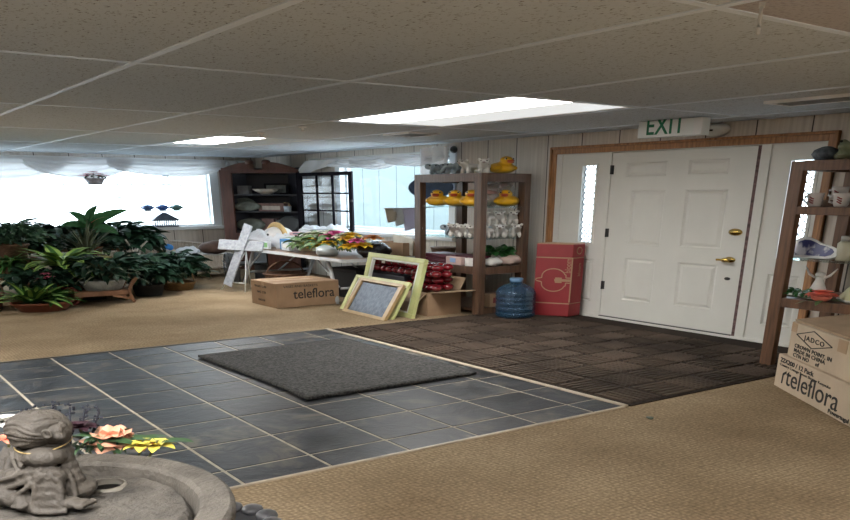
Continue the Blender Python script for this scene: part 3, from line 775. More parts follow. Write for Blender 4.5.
# 8 palm with pale branching stems
t = thing('potted_palm', 'feathery palm with pale branching stems before the wicker loveseat', 'plant', (4.5, 14.9, 0), 0, G)
potmesh(.2, .26, .24).build('pot', M_gpot, t)
s_ = MB(); s_.tube([(0, 0, .2), (-.02, 0, .45), (-.08, .0, .62), (-.16, 0, .78)], [.03, .026, .022, .016], 7).tube([(-.03, 0, .48), (.08, -.02, .66), (.2, -.06, .76)], [.022, .018, .012], 7)
s_.build('stem', M_bark, t)
f = MB(); r = random.Random(4)
for i in range(13):
    az = i * 2.4; e = r.uniform(.4, 1.1); p = Vector((0, 0, .42)); d = Vector((cos(az), sin(az), 0)); q = []
    for k in range(9):
        q.append(p.copy()); p = p + (d * cos(e) + Vector((0, 0, sin(e) * .6))) * .078; e -= .2
    f.tube(q, .006, 4)
    for k in range(2, 9):
        for sg in (-1, 1): leaf(f, q[k], az + sg * .9, .1, .2 - .012 * k, .014, .9, 0, None, 3)
f.build('foliage', M_leafD, t)
f = MB(); rosette(f, (0, 0, .3), 60, .6, .04, .1, 1.2, .9, 0, None, seed=19); g = f.build('foliage', M_leafG, t); g['label'] = 'grey-green lower fronds'

# 9 trailing plants on the left edge
t = thing('potted_fern', 'fern spilling from a wicker basket on the lower step at the left edge', 'plant', (2.3, 13.75, .36), 0, G)
potmesh(.16, .21, .14).build('pot', M_wick, t)
f = MB(); rosette(f, (0, 0, .17), 120, .5, .026, .0, 1.3, 1.1, 0, None, seed=23); f.build('foliage', M_leafM, t)
t = thing('wicker_basket', 'empty low wicker basket under the plant stand at the left edge', 'basket', (1.75, 13.1, 0))
potmesh(.22, .28, .2).build('basket_body', M_wick, t)
MB().tube([(.28 * cos(a), 0, .2 + .3 * sin(a)) for a in [pi * k / 12 for k in range(13)]], .014, 6).build('basket_handle', M_wick, t)
t = thing('potted_pothos', 'low dark plant filling the gap behind the wheelbarrow', 'plant', (4.2, 13.55, 0), 0, G)
potmesh(.2, .25, .16).build('pot', M_dark, t)
f = MB(); bush(f, (0, 0, .34), .55, .34, .28, 380, .32, .065, 0, None, 61); f.build('foliage', M_leafD, t)
s_ = MB(); stalks(s_, (0, 0, .14), 8, .2, .24, .008, 16); s_.build('stem', M_stem, t)
t = thing('potted_philodendron', 'dark dense plant under the spiky grey one, behind the lime leaves', 'plant', (3.35, 13.55, 0), 0, G)
potmesh(.17, .2, .14).build('pot', M_dark, t)
f = MB(); bush(f, (0, 0, .32), .7, .24, .2, 300, .3, .07, 0, None, 71); f.build('foliage', M_leafD, t)
s_ = MB(); stalks(s_, (0, 0, .12), 7, .16, .2, .008, 18); s_.build('stem', M_stem, t)

# ------------------------------------------------------------------ display window: shelves, pots, birdcage, valance
M_glassy = glass('shelf_glass', (.88, .95, .96), .12)
M_wire = mat('shelf_wire', (0.35, .37, .40), .4)
def hang_shelf(x0, x1, z, y, lab):
    t = thing('window_shelf', lab, 'shelf', ((x0 + x1) / 2, y, z), 0, 'glass shelves across the display window')
    h = (x1 - x0) / 2
    MB().box(-h, h, -.14, .14, -.014, 0).build('pane', M_glassy, t)
    for s in (-1, 1): MB().box(s * h - .02, s * h + .02, -.15, .3, -.03, -.014).build('bracket', M_wire, t)
    MB().box(-h, h, -.15, -.14, -.016, .002).build('edge_rail', M_wire, t)
hang_shelf(4.07, 5.12, 1.665, 17.55, 'upper glass shelf in the display window under the pink flower pot')
hang_shelf(4.12, 5.12, 1.435, 17.55, 'lower glass shelf in the display window below the pink flower pot')
hang_shelf(5.32, 6.4, 1.665, 17.55, 'upper glass shelf in the display window under three white jars')
hang_shelf(5.36, 6.42, 1.43, 17.55, 'middle empty glass shelf in the display window below the white jars')
hang_shelf(5.4, 6.42, 1.185, 17.55, 'lowest glass shelf in the display window under the blue bowls')
t = thing('flower_pot', 'pale pot of pink flowers on the upper window shelf', 'flower pot', (4.68, 17.5, 1.665))
MB().lathe([(.001, 0), (.13, 0), (.2, .1), (.19, .1), (.001, .09)], n=18).build('pot', mat('pale_basket', (.4, .36, .38), .7, var=.3, scale=20), t)
f = MB(); r = random.Random(9)
for i in range(42):
    a, q = r.uniform(0, 6.28), r.uniform(0, .26); blossom(f, (q * cos(a), q * sin(a), .13 + .1 * (1 - q / .3) * r.uniform(.4, 1)), .06, 5, 1, .4, r.choice((0, 0, 1)), i)
f.build('flowers', [sheer('dusty_pink', (.70, .28, .36), .1, .6), sheer('pale_mauve', (.70, .56, .64), .1, .6)], t)
f = MB(); bush(f, (0, 0, .12), .26, .26, .05, 40, .12, .03, 0, None, 5); f.build('foliage', M_leafG, t)
M_opal = sheer('opal_glass', (.80, .84, .88), .35, .5)
for i, (x, h, r0, l) in enumerate(((5.37, .16, .075, 'leftmost white jar on the upper window shelf'), (5.66, .12, .1, 'middle squat white jar on the upper window shelf'), (6.08, .17, .09, 'rightmost white jar on the upper window shelf'))):
    tag(MB().lathe([(.001, 0), (r0, 0), (r0 * 1.1, h * .4), (r0 * .7, h * .75), (r0 * .8, h), (r0 * .7, h), (.001, h * .8)], n=16).build('glass_jar', M_opal, None, (x, 17.55, 1.665)), l, 'jar', 'white jars on the window shelf')
for i, (x, c, l) in enumerate(((5.63, (.06, .12, .30), 'left blue glass bowl on the lowest window shelf'), (5.93, (.04, .1, .34), 'middle deep blue glass bowl on the lowest window shelf'), (6.22, (.10, .2, .2), 'right green-blue glass bowl on the lowest window shelf'))):
    tag(MB().lathe([(.001, 0), (.06, 0), (.15, .05), (.1, .09), (.03, .115), (.001, .12)], n=16, wob=lambda t, z: .12 * sin(5 * t) * (z > .02)).build('glass_bowl', mat('glass_blue%d' % i, c, .2, var=.3), None, (x, 17.52, 1.185)), l, 'bowl', 'coloured bowls on the window shelf')
t = thing('birdcage', 'small wire birdcage with a peaked roof on the window sill', 'birdcage', (5.98, 17.6, .87))
M_cage = mat('cage_wire', (.10, .11, .14), .6)
MB().box(-.24, .24, -.09, .09, 0, .025).build('base', M_cage, t)
b = MB()
for k in range(11):
    x = -.23 + .046 * k; b.box(x - .009, x + .009, -.088, -.076, .02, .13); b.box(x - .009, x + .009, .076, .088, .02, .13)
b.box(-.24, .24, -.09, -.075, .12, .135).box(-.24, .24, .075, .09, .12, .135)
b.build('bars', M_cage, t)
rf = MB(); rf.add([(-.3, -.12, .12), (.3, -.12, .12), (.3, .12, .12), (-.3, .12, .12), (-.04, 0, .27), (.04, 0, .27)], [(0, 1, 5, 4), (1, 2, 5), (2, 3, 4, 5), (3, 0, 4)])
rf.build('roof', M_cage, t, solid=.01)
MB().tube([(.03 * cos(a), 0, .29 + .03 * sin(a)) for a in [pi * k / 6 for k in range(13)]], .006, 5).build('ring', M_cage, t)

M_sheer = sheer('white_voile', (0.84, .85, .87), .02, .13)
def swag(fn, nu=60, nv=14): return MB().grid(fn, nu, nv)
def fold(u, v, f=7, a=.05): return a * sin(v * pi * f + u * 2.2) * (.3 + .7 * sin(pi * u))
t = thing('window_valance', 'white voile valance draped along the top of the display window', 'valance', (4.6, YW - .06, 2.12))
def mk_swag(x0, x1, top, dip, ph, yo=0, drop0=.04, asym=0):
    def fn(u, v):
        x = x0 + (x1 - x0) * u; s = (4 * u * (1 - u)) ** .8 * (1 + asym * (u - .5))
        z = top - .03 * v - (drop0 * v) - dip * s * v + .012 * sin(9 * u + 11 * v)
        return (x - 4.6, yo - .05 - .05 * s * v - fold(u, v) * (.4 + v), z - 2.12)
    return fn
for k, (x0, x1, dip, dr) in enumerate(((1.3, 4.3, .24, .1), (3.5, 5.5, .20, .1), (5.0, 7.45, .16, .1))):
    MB().grid(mk_swag(x0, x1, 2.13, dip * 1.25, k, -.04 * k, dr), 60, 16).build('swag', M_sheer, t)
def tail(u, v):
    x = 7.3 + .55 * u + .1 * v * u; z = 2.13 - (.34 - .12 * (1 - u)) * v
    return (x - 4.6, -.12 - .05 * sin(u * 14), z - 2.12)
MB().grid(tail, 30, 8).build('tail', M_sheer, t)
MB().tube([(-3.4, -.03, .005), (3.2, -.03, .005)], .015, 8).build('rod', M_white, t)
t = thing('window_valance', 'white voile valance draped over the side window behind the rack', 'valance', (XW - .06, 13.0, 2.06))
def mk_swag2(y0, y1, dip, xo):
    def fn(u, v):
        y = y0 + (y1 - y0) * u; s = (4 * u * (1 - u)) ** .8
        z = 2.07 - .06 * v - dip * s * v + .012 * sin(9 * u + 11 * v)
        return (xo - .05 - .06 * s * v - fold(u, v, 6) * (.4 + v), y - 13.0, z - 2.06)
    return fn
for k, (y0, y1, dip) in enumerate(((14.6, 12.5, .10), (13.6, 11.7, .14), (12.4, 10.6, .12))):
    MB().grid(mk_swag2(y0, y1, dip, -.04 * k), 50, 14).build('swag', M_sheer, t)
def tail2(u, v):
    y = 15.2 - 1.3 * u; z = 2.07 - v * (.20 if u < .3 else .2 * (1 - u) / .7) - .02 * v
    return (-.1 - .04 * sin(u * 11 + v * 3), y + .35 * (v * (1 - u)) - 13.0, z - 2.06)
MB().grid(tail2, 36, 8).build('tail', M_sheer, t)
def tail3(u, v):
    y = 11.3 - .75 * u; z = 2.12 + .03 * sin(u * 3) - v * (.34 + .04 * sin(u * 9))
    return (-.16 - .05 * sin(u * 15), y - 13.0, z - 2.06)
MB().grid(tail3, 30, 8).build('tail', M_sheer, t)
MB().tube([(-.03, -2.35, .03), (-.03, 2.2, .03)], .014, 8).build('rod', M_white, t)
MB().ell((-.06, -2.42, .04), (.05, .07, .05), 12, 8).build('finial', M_black, t)
# ------------------------------------------------------------------ floor mats
def rubber_mat():
    b = MB(); b.box(4.82, XW - .02, 4.05, 8.72, 0, .008, 0)
    c = .42; r = random.Random(2)
    nx, ny = int((XW - .02 - 4.83) / c), int((8.7 - 4.06) / c)
    for i in range(nx):
        for j in range(ny):
            x0, y0 = 4.84 + i * c, 4.07 + j * c
            for k in range(6):
                if (i + j) % 2: b.box(x0 + .02, x0 + c - .02, y0 + .02 + k * .066, y0 + .055 + k * .066, .008, .019, 1)
                else: b.box(x0 + .02 + k * .066, x0 + .055 + k * .066, y0 + .02, y0 + c - .02, .008, .019, 1)
    return b
M_rub = mat('brown_rubber', (0.022, .015, .011), .9, col2=(.038, .027, .020), scale=1.6, spec=.15)
M_rub2 = mat('brown_rubber_rib', (0.034, .025, .019), .9, col2=(.105, .076, .057), scale=1.2, spec=.2)
tag(rubber_mat().build('entrance_mat', [M_rub, M_rub2]), 'large dark brown ribbed rubber mat on the floor before the door', 'mat')
M_mat = mat('charcoal_pile', (0.010, .010, .010), .95, col2=(.075, .072, .067), scale=42, bump=.8, bscale=50, contrast=(.35, .68))
dm = MB(); n1, n2 = 24, 30
def mt(u, v):
    x = 2.86 + 1.70 * u; y = 5.62 + 2.26 * v
    return (x - 3.7 + .02 * sin(v * 5), y - 6.7 + .05 * u * v, .026 + .004 * noise.noise(Vector((x * 4, y * 4, 0))))
dm.grid(mt, n1, n2)
tag(dm.build('doormat', M_mat, None, (3.7, 6.7, 0), solid=.02), 'charcoal pile doormat lying on the slate tiles', 'mat')

# ------------------------------------------------------------------ corner cabinet
M_cherry = mat('cherry_wood', (0.10, 0.036, 0.024), .4, var=.35, scale=4, stretch=(3, 3, .7))
M_cabin = mat('cabinet_interior', (0.018, .018, .026), .5)
M_ebony = mat('dark_lacquer', (0.013, .012, .016), .8, spec=.03)
CA = math.atan2(-.8179, .57535)                       # front runs from L (6.96,16.9) to R (7.98,15.45)
t = thing('corner_cabinet', 'tall cherry corner cabinet with dark shelves and its glazed door swung open', 'cabinet', (6.96, 16.9, 0), CA)
Wc = 1.773
# plan in local frame: x along front, y toward the corner
cb = MB()
back = [(0, 0), (0, .02), (.62, .92), (1.1, .92), (Wc, .22), (Wc, 0)]
def wallseg(mb, p, q, z0, z1, th=.03):
    p, q = Vector((*p, 0)), Vector((*q, 0)); d = (q - p).normalized(); nrm = Vector((-d.y, d.x, 0))
    mb.obox((p + q) / 2 + Vector((0, 0, (z0 + z1) / 2)), (q - p) / 2, nrm * th / 2, (0, 0, (z1 - z0) / 2))
# local back corner limits keep it inside the room corner
for p, q in (((.02, .04), (.30, .50)), ((.30, .50), (1.22, .62)), ((1.22, .62), (Wc - .02, .10))): wallseg(cb, p, q, .05, 1.97)
cb.build('back_panel', M_cabin, t)
f = MB(); f.box(0, .27, -.02, .03, .05, 1.9); f.build('left_stile', M_cherry, t, bevel=.004)
f = MB(); f.box(Wc - .06, Wc, -.02, .03, .05, 1.9); f.build('right_stile', M_ebony, t, bevel=.004)
out = [(.02, .03), (.30, .48), (1.22, .60), (Wc - .02, .08), (Wc - .06, .03)]
for z in (.79, 1.17, 1.485): MB().prism(out, z - .022, z).build('shelf', M_cabin, t)
MB().prism([(.0, -.02)] + out[1:4] + [(Wc, -.02)], 1.87, 1.93).build('top', M_cherry, t, bevel=.004)
lo = MB(); lo.box(.27, Wc - .06, -.015, .02, .05, .74); lo.box(.27, Wc - .06, -.03, .02, .7, .76)
lo.build('lower_door', M_cherry, t, bevel=.006)
MB().ell((1.0, -.035, .5), (.03, .02, .02), 10, 6).build('knob', M_brass, t)
# broken scroll pediment
def scroll(sgn):
    P = []
    n = 24
    for i in range(n + 1):
        u = i / n; x = .86 * u
        P.append((x, .035 + .12 * (u ** 1.2) * (1 - .35 * max(0, u - .8) * 5) + .035 * sin(pi * u * 1.0)))
    return P
for sgn in (1, -1):
    pm = MB()
    P = scroll(sgn)
    xs_ = [(.07 + p[0] * .82 if sgn > 0 else 1.70 - p[0] * .82, p[1]) for p in P]
    for (xa, za), (xb, zb) in zip(xs_, xs_[1:]):
        pm.add([(xa, -.03, 1.93), (xb, -.03, 1.93), (xb, -.03, 1.92 + zb), (xa, -.03, 1.92 + za), (xa, .03, 1.93), (xb, .03, 1.93), (xb, .03, 1.92 + zb), (xa, .03, 1.92 + za)],
               [(0, 1, 2, 3), (4, 7, 6, 5), (3, 2, 6, 7), (0, 4, 5, 1)] if sgn > 0 else [(0, 3, 2, 1), (4, 5, 6, 7), (3, 7, 6, 2), (0, 1, 5, 4)])
    cx = .70 if sgn > 0 else 1.07
    pm.lathe([(.001, -.05), (.075, -.05), (.075, .05), (.001, .05)], (0, 0, 0), 16)
    k = len(pm.v) - 16 * 4
    pm.v[k:] = [(cx + v[0], v[2], 2.06 + v[1] * .62) for v in pm.v[k:]]
    pm.build('scroll_pediment', M_cherry, t)
# open glazed door, hinged at R
dd = Vector((8.06 - 7.965, 13.56 - 15.43, 0)); dl_ = dd.length; da = math.atan2(dd.y, dd.x)
gd = MB()
z0, z1 = .835, 1.865
gd.box(0, .11, -.02, .02, z0, z1).box(dl_ - .11, dl_, -.02, .02, z0, z1).box(.11, dl_ - .11, -.02, .02, z1 - .06, z1).box(.11, dl_ - .11, -.02, .02, z0, z0 + .07)
d_ = gd.build('glazed_door', M_ebony, t, bevel=.004)
d_.location = (Wc, -.02, 0); d_.rotation_euler = (0, 0, da - CA)
mm = MB()
for k in (1, 2):
    x = .11 + (dl_ - .22) * k / 3; mm.box(x - .022, x + .022, -.014, .014, z0 + .07, z1 - .06)
    z = z0 + .07 + (z1 - z0 - .13) * k / 3; mm.box(.11, dl_ - .11, -.012, .012, z - .013, z + .013)
mm.build('muntin', M_ebony, d_)
MB().box(.11, dl_ - .11, -.003, .003, z0 + .07, z1 - .06).build('door_glass', glass('cabinet_glass', (.86, .88, .9), .012, .06), d_)
MB().ell((dl_ + .0, -.03, 1.38), (.035, .03, .02), 10, 6).build('knob', M_black, d_)

def cabloc(x, y, z):
    c, s = cos(CA), sin(CA); return (6.96 + x * c - y * s, 16.9 + x * s + y * c, z)
M_plate = mat('sage_plate', (0.13, .14, .115), .35, var=.3, scale=8)
M_stonebx = mat('grey_stone_box', (0.16, .16, .16), .7, var=.3, scale=10)
M_shell = mat('cream_china', (0.50, .44, .38), .35, var=.2)
M_rosew = mat('rose_box', (0.20, .11, .095), .5, var=.3)
def plate(x, y, z, rx, rz_, lab, m=M_plate, tilt=-.25):
    o = MB().lathe([(.001, .012), (.55, .012), (.72, .03), (1, .06), (1, .075), (.7, .045), (.5, .03), (.001, .03)], n=28).build('plate', m, None, cabloc(x, y, z + rz_ * .97), CA)
    o.data.transform(Matrix.Rotation(radians(90) + tilt, 4, 'X') @ Matrix.Diagonal((rx, rz_, .5, 1)))
    return tag(o, lab, 'plate', 'display plates in the corner cabinet')
plate(.34, .30, 1.17, .28, .125, 'round sage plate standing behind another on the middle cabinet shelf', tilt=-.12)
plate(.52, .12, 1.17, .32, .085, 'oval sage platter lying forward on the middle cabinet shelf', tilt=-.3)
plate(.52, .2, .79, .34, .12, 'oval sage platter standing at the left of the lowest cabinet shelf', tilt=-.2)
plate(1.46, .1, .79, .24, .15, 'dark round plate standing at the right of the lowest cabinet shelf', mat('dark_plate', (.06, .065, .07), .3), tilt=-.15)
o = MB(); o.box(-.13, .13, -.07, .07, 0, .145).box(-.135, .135, -.075, .075, .145, .16); tag(o.build('trinket_box', M_stonebx, None, cabloc(.41, .22, 1.485), CA, bevel=.008), 'square grey stone box on the top cabinet shelf', 'box')
o = MB().lathe([(.001, 0), (.1, 0), (.2, .05), (.27, .1), (.25, .1), (.001, .04)], n=24, ey=.5, wob=lambda t, z: .1 * sin(6 * t) * (z > .04)); tag(o.build('china_bowl', M_shell, None, cabloc(.95, .12, 1.485), CA), 'cream fluted bowl on the top cabinet shelf', 'bowl')
t = thing('framed_picture', 'small dark framed picture leaning at the back of the top cabinet shelf', 'picture', cabloc(1.05, .38, 1.485), CA)
MB().box(-.27, .27, -.012, .012, 0, .2).build('picture_frame', M_ebony, t, bevel=.004)
MB().box(-.22, .22, -.016, -.012, .03, .17).build('picture', mat('dark_print', (.05, .06, .055), .3, col2=(.16, .17, .16), scale=9), t)
t = thing('keepsake_box', 'rose-brown box with a pale inset on the middle cabinet shelf', 'box', cabloc(1.06, .2, 1.17), CA)
MB().box(-.29, .29, -.1, .1, 0, .15).build('box_body', M_rosew, t, bevel=.006)
MB().box(-.2, .2, -.106, -.1, .03, .10).build('inset', M_shell, t)
o = MB().lathe([(.001, 0), (.07, 0), (.085, .1), (.075, .1), (.001, .02)], n=18, ey=.8); tag(o.build('china_cup', mat('pale_blue_china', (.42, .50, .56), .3), None, cabloc(1.45, .06, 1.17), CA), 'pale blue china cup at the right of the middle cabinet shelf', 'cup')
o = MB(); o.ell((0, 0, .06), (.06, .04, .06)).ell((.0, 0, .13), (.045, .035, .03)).ell((-.06, -.01, .15), (.035, .015, .02)).ell((.05, -.01, .1), (.035, .02, .02)).box(-.07, .07, -.04, .04, 0, .015)
tag(o.build('figurine', mat('gilt', (.45, .33, .17), .4), None, cabloc(1.33, .3, 1.17), CA, remesh=.012, smooth_it=2), 'small gilt animal figurine behind the cup in the cabinet', 'figurine')
for (x, z, a, b, c, l) in ((.96, .79, .22, .12, .12, 'lower brown keepsake box on the lowest cabinet shelf'), (.9, .91, .14, .1, .12, 'small brown box stacked on another on the lowest cabinet shelf')):
    o = MB(); o.box(-a, a, -b, b, 0, c); tag(o.build('keepsake_box', M_rosew, None, cabloc(x, .3, z), CA, bevel=.006), l, 'box', 'boxes stacked in the cabinet')
o = MB().lathe([(.001, 0), (.11, 0), (.13, .1), (.12, .1), (.001, .02)], n=18); tag(o.build('china_cup', M_stonebx, None, cabloc(1.17, .3, .91), CA), 'grey cup standing on a box on the lowest cabinet shelf', 'cup')

# ------------------------------------------------------------------ wicker loveseat with things on it
M_wic = mat('pale_wicker', (0.50, .43, .35), .7, col2=(.28, .23, .18), scale=14, stretch=(5, 5, .3), bump=.5)
t = thing('wicker_loveseat', 'pale wicker loveseat with a swept back under the display window', 'sofa', (5.8, 16.4, 0))
def apron(u, v):
    x = -.75 + 1.75 * u; y = -.55 - .18 * sin(pi * u); z = .17 + (.24 + .02 * sin(pi * u)) * v
    return (x, y + .02 * sin(v * 3), z)
MB().grid(apron, 70, 6).build('apron', M_wic, t, solid=.03)
MB().prism([(-.75, -.56), (-.3, -.69), (.3, -.72), (1.0, -.56), (1.0, .5), (-.75, .5)], .36, .41).build('seat', M_wic, t, bevel=.01)
def backf(u, v):
    a = pi * (1.02 - 1.05 * u); x = .12 + 1.0 * cos(a); y = -.45 + .98 * abs(sin(a)) ** .6
    top = .42 + .33 * (1 - u) ** .8
    return (x - .06 * v * cos(a), y, .3 + (top - .3) * v)
MB().grid(backf, 60, 8).build('backrest', M_wic, t, solid=.04)
MB().tube([backf(i / 24, 1.0) for i in range(25)], .028, 8).build('top_roll', M_wic, t)
for (x, y) in ((-.68, -.5), (.9, -.5), (-.6, .35), (.9, .35)): MB().tube([(x, y, .38), (x, y, 0)], [.03, .022], 8).build('leg', M_wic, t)
M_bcush = mat('brown_fabric', (0.11, .062, .045), .85, var=.2, bump=.2)
o = MB().ell((0, 0, .125), (.30, .28, .12), 24, 14); tag(o.build('cushion', M_bcush, None, (6.35, 16.05, .41), .3, disp=(.02, 6)), 'plump brown cushion on the right end of the wicker loveseat', 'cushion')
M_plastic = sheer('clear_plastic', (.86, .89, .93), .3, .25)
o = MB().ell((0, 0, .07), (.22, .16, .08), 20, 12); tag(o.build('plastic_bag', M_plastic, None, (5.85, 16.1, .41), 0, disp=(.05, 9)), 'crumpled clear plastic bag on the wicker loveseat seat', 'bag')
o = MB().ell((0, 0, .06), (.2, .16, .07), 20, 12); tag(o.build('folded_throw', mat('tan_cloth', (.34, .24, .16), .9), None, (5.55, 16.45, .41), .5, disp=(.03, 7)), 'tan folded cloth on the left of the wicker loveseat', 'cloth')
o = MB().ell((0, 0, .06), (.09, .07, .055), 18, 12); tag(o.build('soft_toy', mat('bright_blue_plush', (.03, .2, .55), .8), None, (5.52, 16.2, .5), 0, disp=(.02, 8)), 'small bright blue stuffed toy on the loveseat back corner', 'toy')

# ------------------------------------------------------------------ folding table
M_ttop = mat('table_laminate', (0.24, .15, .095), .35, var=.2, scale=2, stretch=(6, 1, 1))
M_tedge = mat('table_edge', (0.62, .64, .66), .4)
M_steel = mat('grey_tube', (0.44, .45, .46), .4)
t = thing('folding_table', 'long brown-topped folding table with a pale edge and bent tube legs', 'table', (6.9, 12.65, 0))
def rrect(a, b, r, n=6):
    P = []
    for (cx, cy, s) in ((a - r, b - r, 0), (-a + r, b - r, 1), (-a + r, -b + r, 2), (a - r, -b + r, 3)):
        for k in range(n + 1): q = pi / 2 * (s + k / n); P.append((cx + r * cos(q), cy + r * sin(q)))
    return P
MB().prism(rrect(.76, 2.0, .12), .60, .622).build('tabletop', M_ttop, t)
e = MB(); R1, R2 = rrect(.775, 2.015, .13), rrect(.755, 1.995, .11)
n = len(R1)
e.add([(x, y, z) for z in (.585, .63) for x, y in R1] + [(x, y, z) for z in (.585, .63) for x, y in R2],
      [(i, (i + 1) % n, n + (i + 1) % n, n + i) for i in range(n)] + [(2 * n + i, 3 * n + i, 3 * n + (i + 1) % n, 2 * n + (i + 1) % n) for i in range(n)] + [(n + i, n + (i + 1) % n, 3 * n + (i + 1) % n, 3 * n + i) for i in range(n)] + [(i, 2 * n + i, 2 * n + (i + 1) % n, (i + 1) % n) for i in range(n)])
e.build('edge_band', M_tedge, t)
for s in (-1, 1):
    for x in (-.66, .6):
        MB().tube([(x, s * 1.32, .59), (x, s * 1.42, .45), (x - (.12 if s < 0 and x < 0 else 0), s * 1.8, .03), (x - (.12 if s < 0 and x < 0 else 0), s * 1.8, .0)], .032, 8).build('leg', M_steel, t)
    MB().tube([(-.66, s * 1.7, .2), (.6, s * 1.7, .2)], .018, 8).build('crossbar', M_steel, t)
    MB().tube([(-.03, s * .75, .58), (-.03, s * 1.68, .2)], .014, 8).build('brace', M_steel, t)
    MB().tube([(-.66, s * 1.0, .58), (-.66, s * 1.66, .22)], .013, 8).build('brace', M_steel, t)

TZ = .63
# artificial flower spray
M_petY = mat('yellow_petal', (0.90, .62, .04), .5, var=.15)
M_petP = mat('magenta_petal', (0.80, .14, .42), .5, var=.2)
M_petW = mat('ivory_petal', (0.70, .72, .60), .5)
M_petO = mat('orange_petal', (0.75, .32, .05), .5)
M_lfF = mat('silk_leaf', (0.07, .17, .05), .5, col2=(.20, .28, .14), scale=6)
t = thing('flower_spray', 'spray of yellow, magenta and white silk flowers lying on the table', 'flowers', (6.7, 12.0, TZ))
f = MB(); bush(f, (0, .1, .14), .45, .95, .17, 300, .28, .042, 0, None, 81); f.build('foliage', M_lfF, t)
r = random.Random(6)
spots = [(-.1, -.05, .2, 'p'), (-.1, .3, .14, 'y'), (-.15, .5, .07, 'p'), (-.1, -.7, .2, 'y'), (-.1, -.95, .18, 'p'), (-.15, -.85, .1, 'y'), (.05, -.55, .24, 'y'), (.1, .0, .24, 'p'), (-.15, .15, .15, 'y'),
         (.1, .55, .2, 'w'), (.0, .85, .14, 'w'), (-.05, .45, .22, 'w'), (.2, .3, .25, 'w'), (-.2, -.3, .12, 'y'), (.15, -1.0, .22, 'o'), (-.05, -1.05, .12, 'y'), (-.2, .7, .1, 'w'), (-.25, .0, .06, 'y'), (0, -.4, .22, 'w')]
for i, (x, y, z, c) in enumerate(spots):
    b = MB(); blossom(b, (x, y, z + .03), r.uniform(.17, .23), 9, 3, .3, 0, i, .62)
    b.build('flower', {'y': M_petY, 'p': M_petP, 'w': M_petW, 'o': M_petO}[c], t)
s_ = MB(); stalks(s_, (0, .6, .03), 10, .16, .5, .008, 3); s_.build('stem', M_stem, t)
M_silver = mat('silver_foil', (0.50, .55, .56), .4, metal=.35)
o = MB().lathe([(.001, 0), (.15, 0), (.19, .24), (.2, .25), (.18, .25), (.14, .02), (.001, .02)], n=24).build('flower_vase', M_silver, None, (6.24, 11.38, TZ + .085), 0)
o.data.transform(Matrix.Diagonal((1, 1, .42, 1)) @ Matrix.Rotation(radians(118), 4, Vector((-.81, .586, 0))) @ Matrix.Diagonal((.9, .9, 1.35, 1)))
o.data.transform(Matrix.Translation((0, 0, .02)))
tag(o, 'silver vase lying on its side among the flowers on the table', 'vase')
M_blkbag = mat('black_plastic', (0.012, .012, .014), .25, bump=.6, bscale=14)
o = MB().ell((0, 0, .085), (.28, .22, .09), 24, 14); tag(o.build('plastic_bag', M_blkbag, None, (6.85, 10.93, TZ), 0, disp=(.06, 8)), 'crumpled black plastic bag at the right end of the table', 'bag')
o = MB().ell((0, 0, .085), (.2, .3, .09), 24, 14); tag(o.build('plastic_bag', M_blkbag, None, (7.35, 11.75, TZ), 0, disp=(.05, 8)), 'smaller black bundle behind the flowers on the table', 'bag')
# plastic-wrapped stock on the far end
def bagblob(x, y, z, rx, ry, rz_, lab, seed, m=None):
    o = MB().ell((0, 0, rz_ * .92), (rx, ry, rz_), 26, 16)
    q = o.build('plastic_bag', m or M_plastic, None, (x, y, z), seed, disp=(.085, 9)); return tag(q, lab, 'bag', 'clear plastic bags of stock on the table')
bagblob(6.95, 13.05, TZ, .26, .30, .15, 'clear plastic bag of stock just left of the flowers', 1)
bagblob(6.7, 13.6, TZ, .26, .22, .11, 'clear plastic bag lying at the middle front of the table', 2)
bagblob(7.3, 13.75, TZ, .26, .3, .17, 'tall clear plastic bag at the back of the table by the cabinet', 3)
bagblob(6.55, 14.25, TZ, .26, .34, .13, 'flat clear plastic bag at the far left end of the table', 4)
bagblob(7.38, 13.05, TZ, .22, .3, .19, 'puffed clear plastic bag at the back of the table behind the flowers', 5)
t = thing('soft_toy', 'white plush face with a yellow hood in plastic on the table', 'toy', (6.85, 14.2, TZ))
MB().ell((0, 0, .16), (.28, .34, .17), 24, 16).build('head', mat('white_plush', (.72, .70, .68), .9, bump=.2), t)
hd = MB(); hd.tube([(.02 - .05, .36 * cos(a), .14 + .22 * sin(a)) for a in [pi * k / 14 for k in range(15)]], .045, 10); hd.build('hood', mat('butter_plush', (.62, .42, .18), .9), t)
for y in (-.12, .12): MB().ell((-.26, y, .2), (.02, .03, .02), 10, 6).build('eye', M_black, t)
MB().ell((-.285, 0, .13), (.02, .06, .018), 10, 6).build('mouth', mat('red_felt', (.6, .06, .12), .8), t)
t = thing('stock_packet', 'small blue and green printed packet on the front edge of the table', 'packet', (6.3, 13.6, TZ))
MB().box(-.03, .03, -.18, .18, 0, .12).build('carton', mat('packet_white', (.65, .68, .7), .5), t, bevel=.004)
MB().box(-.034, -.03, -.02, .15, .03, .1).build('printed_band', mat('packet_blue', (.05, .2, .6), .4), t)
MB().box(-.034, -.03, -.15, -.03, .03, .1).build('printed_band', mat('packet_green', (.2, .5, .15), .4), t)
t = thing('stock_packet', 'pink printed packet left of the blue and green one on the table', 'packet', (6.32, 14.05, TZ))
MB().box(-.03, .03, -.16, .16, 0, .1).build('carton', mat('packet_pink', (.62, .35, .38), .5), t, bevel=.004)
MB().box(-.034, -.03, -.1, .08, .03, .07).build('printed_band', mat('packet_red', (.5, .05, .08), .4), t)

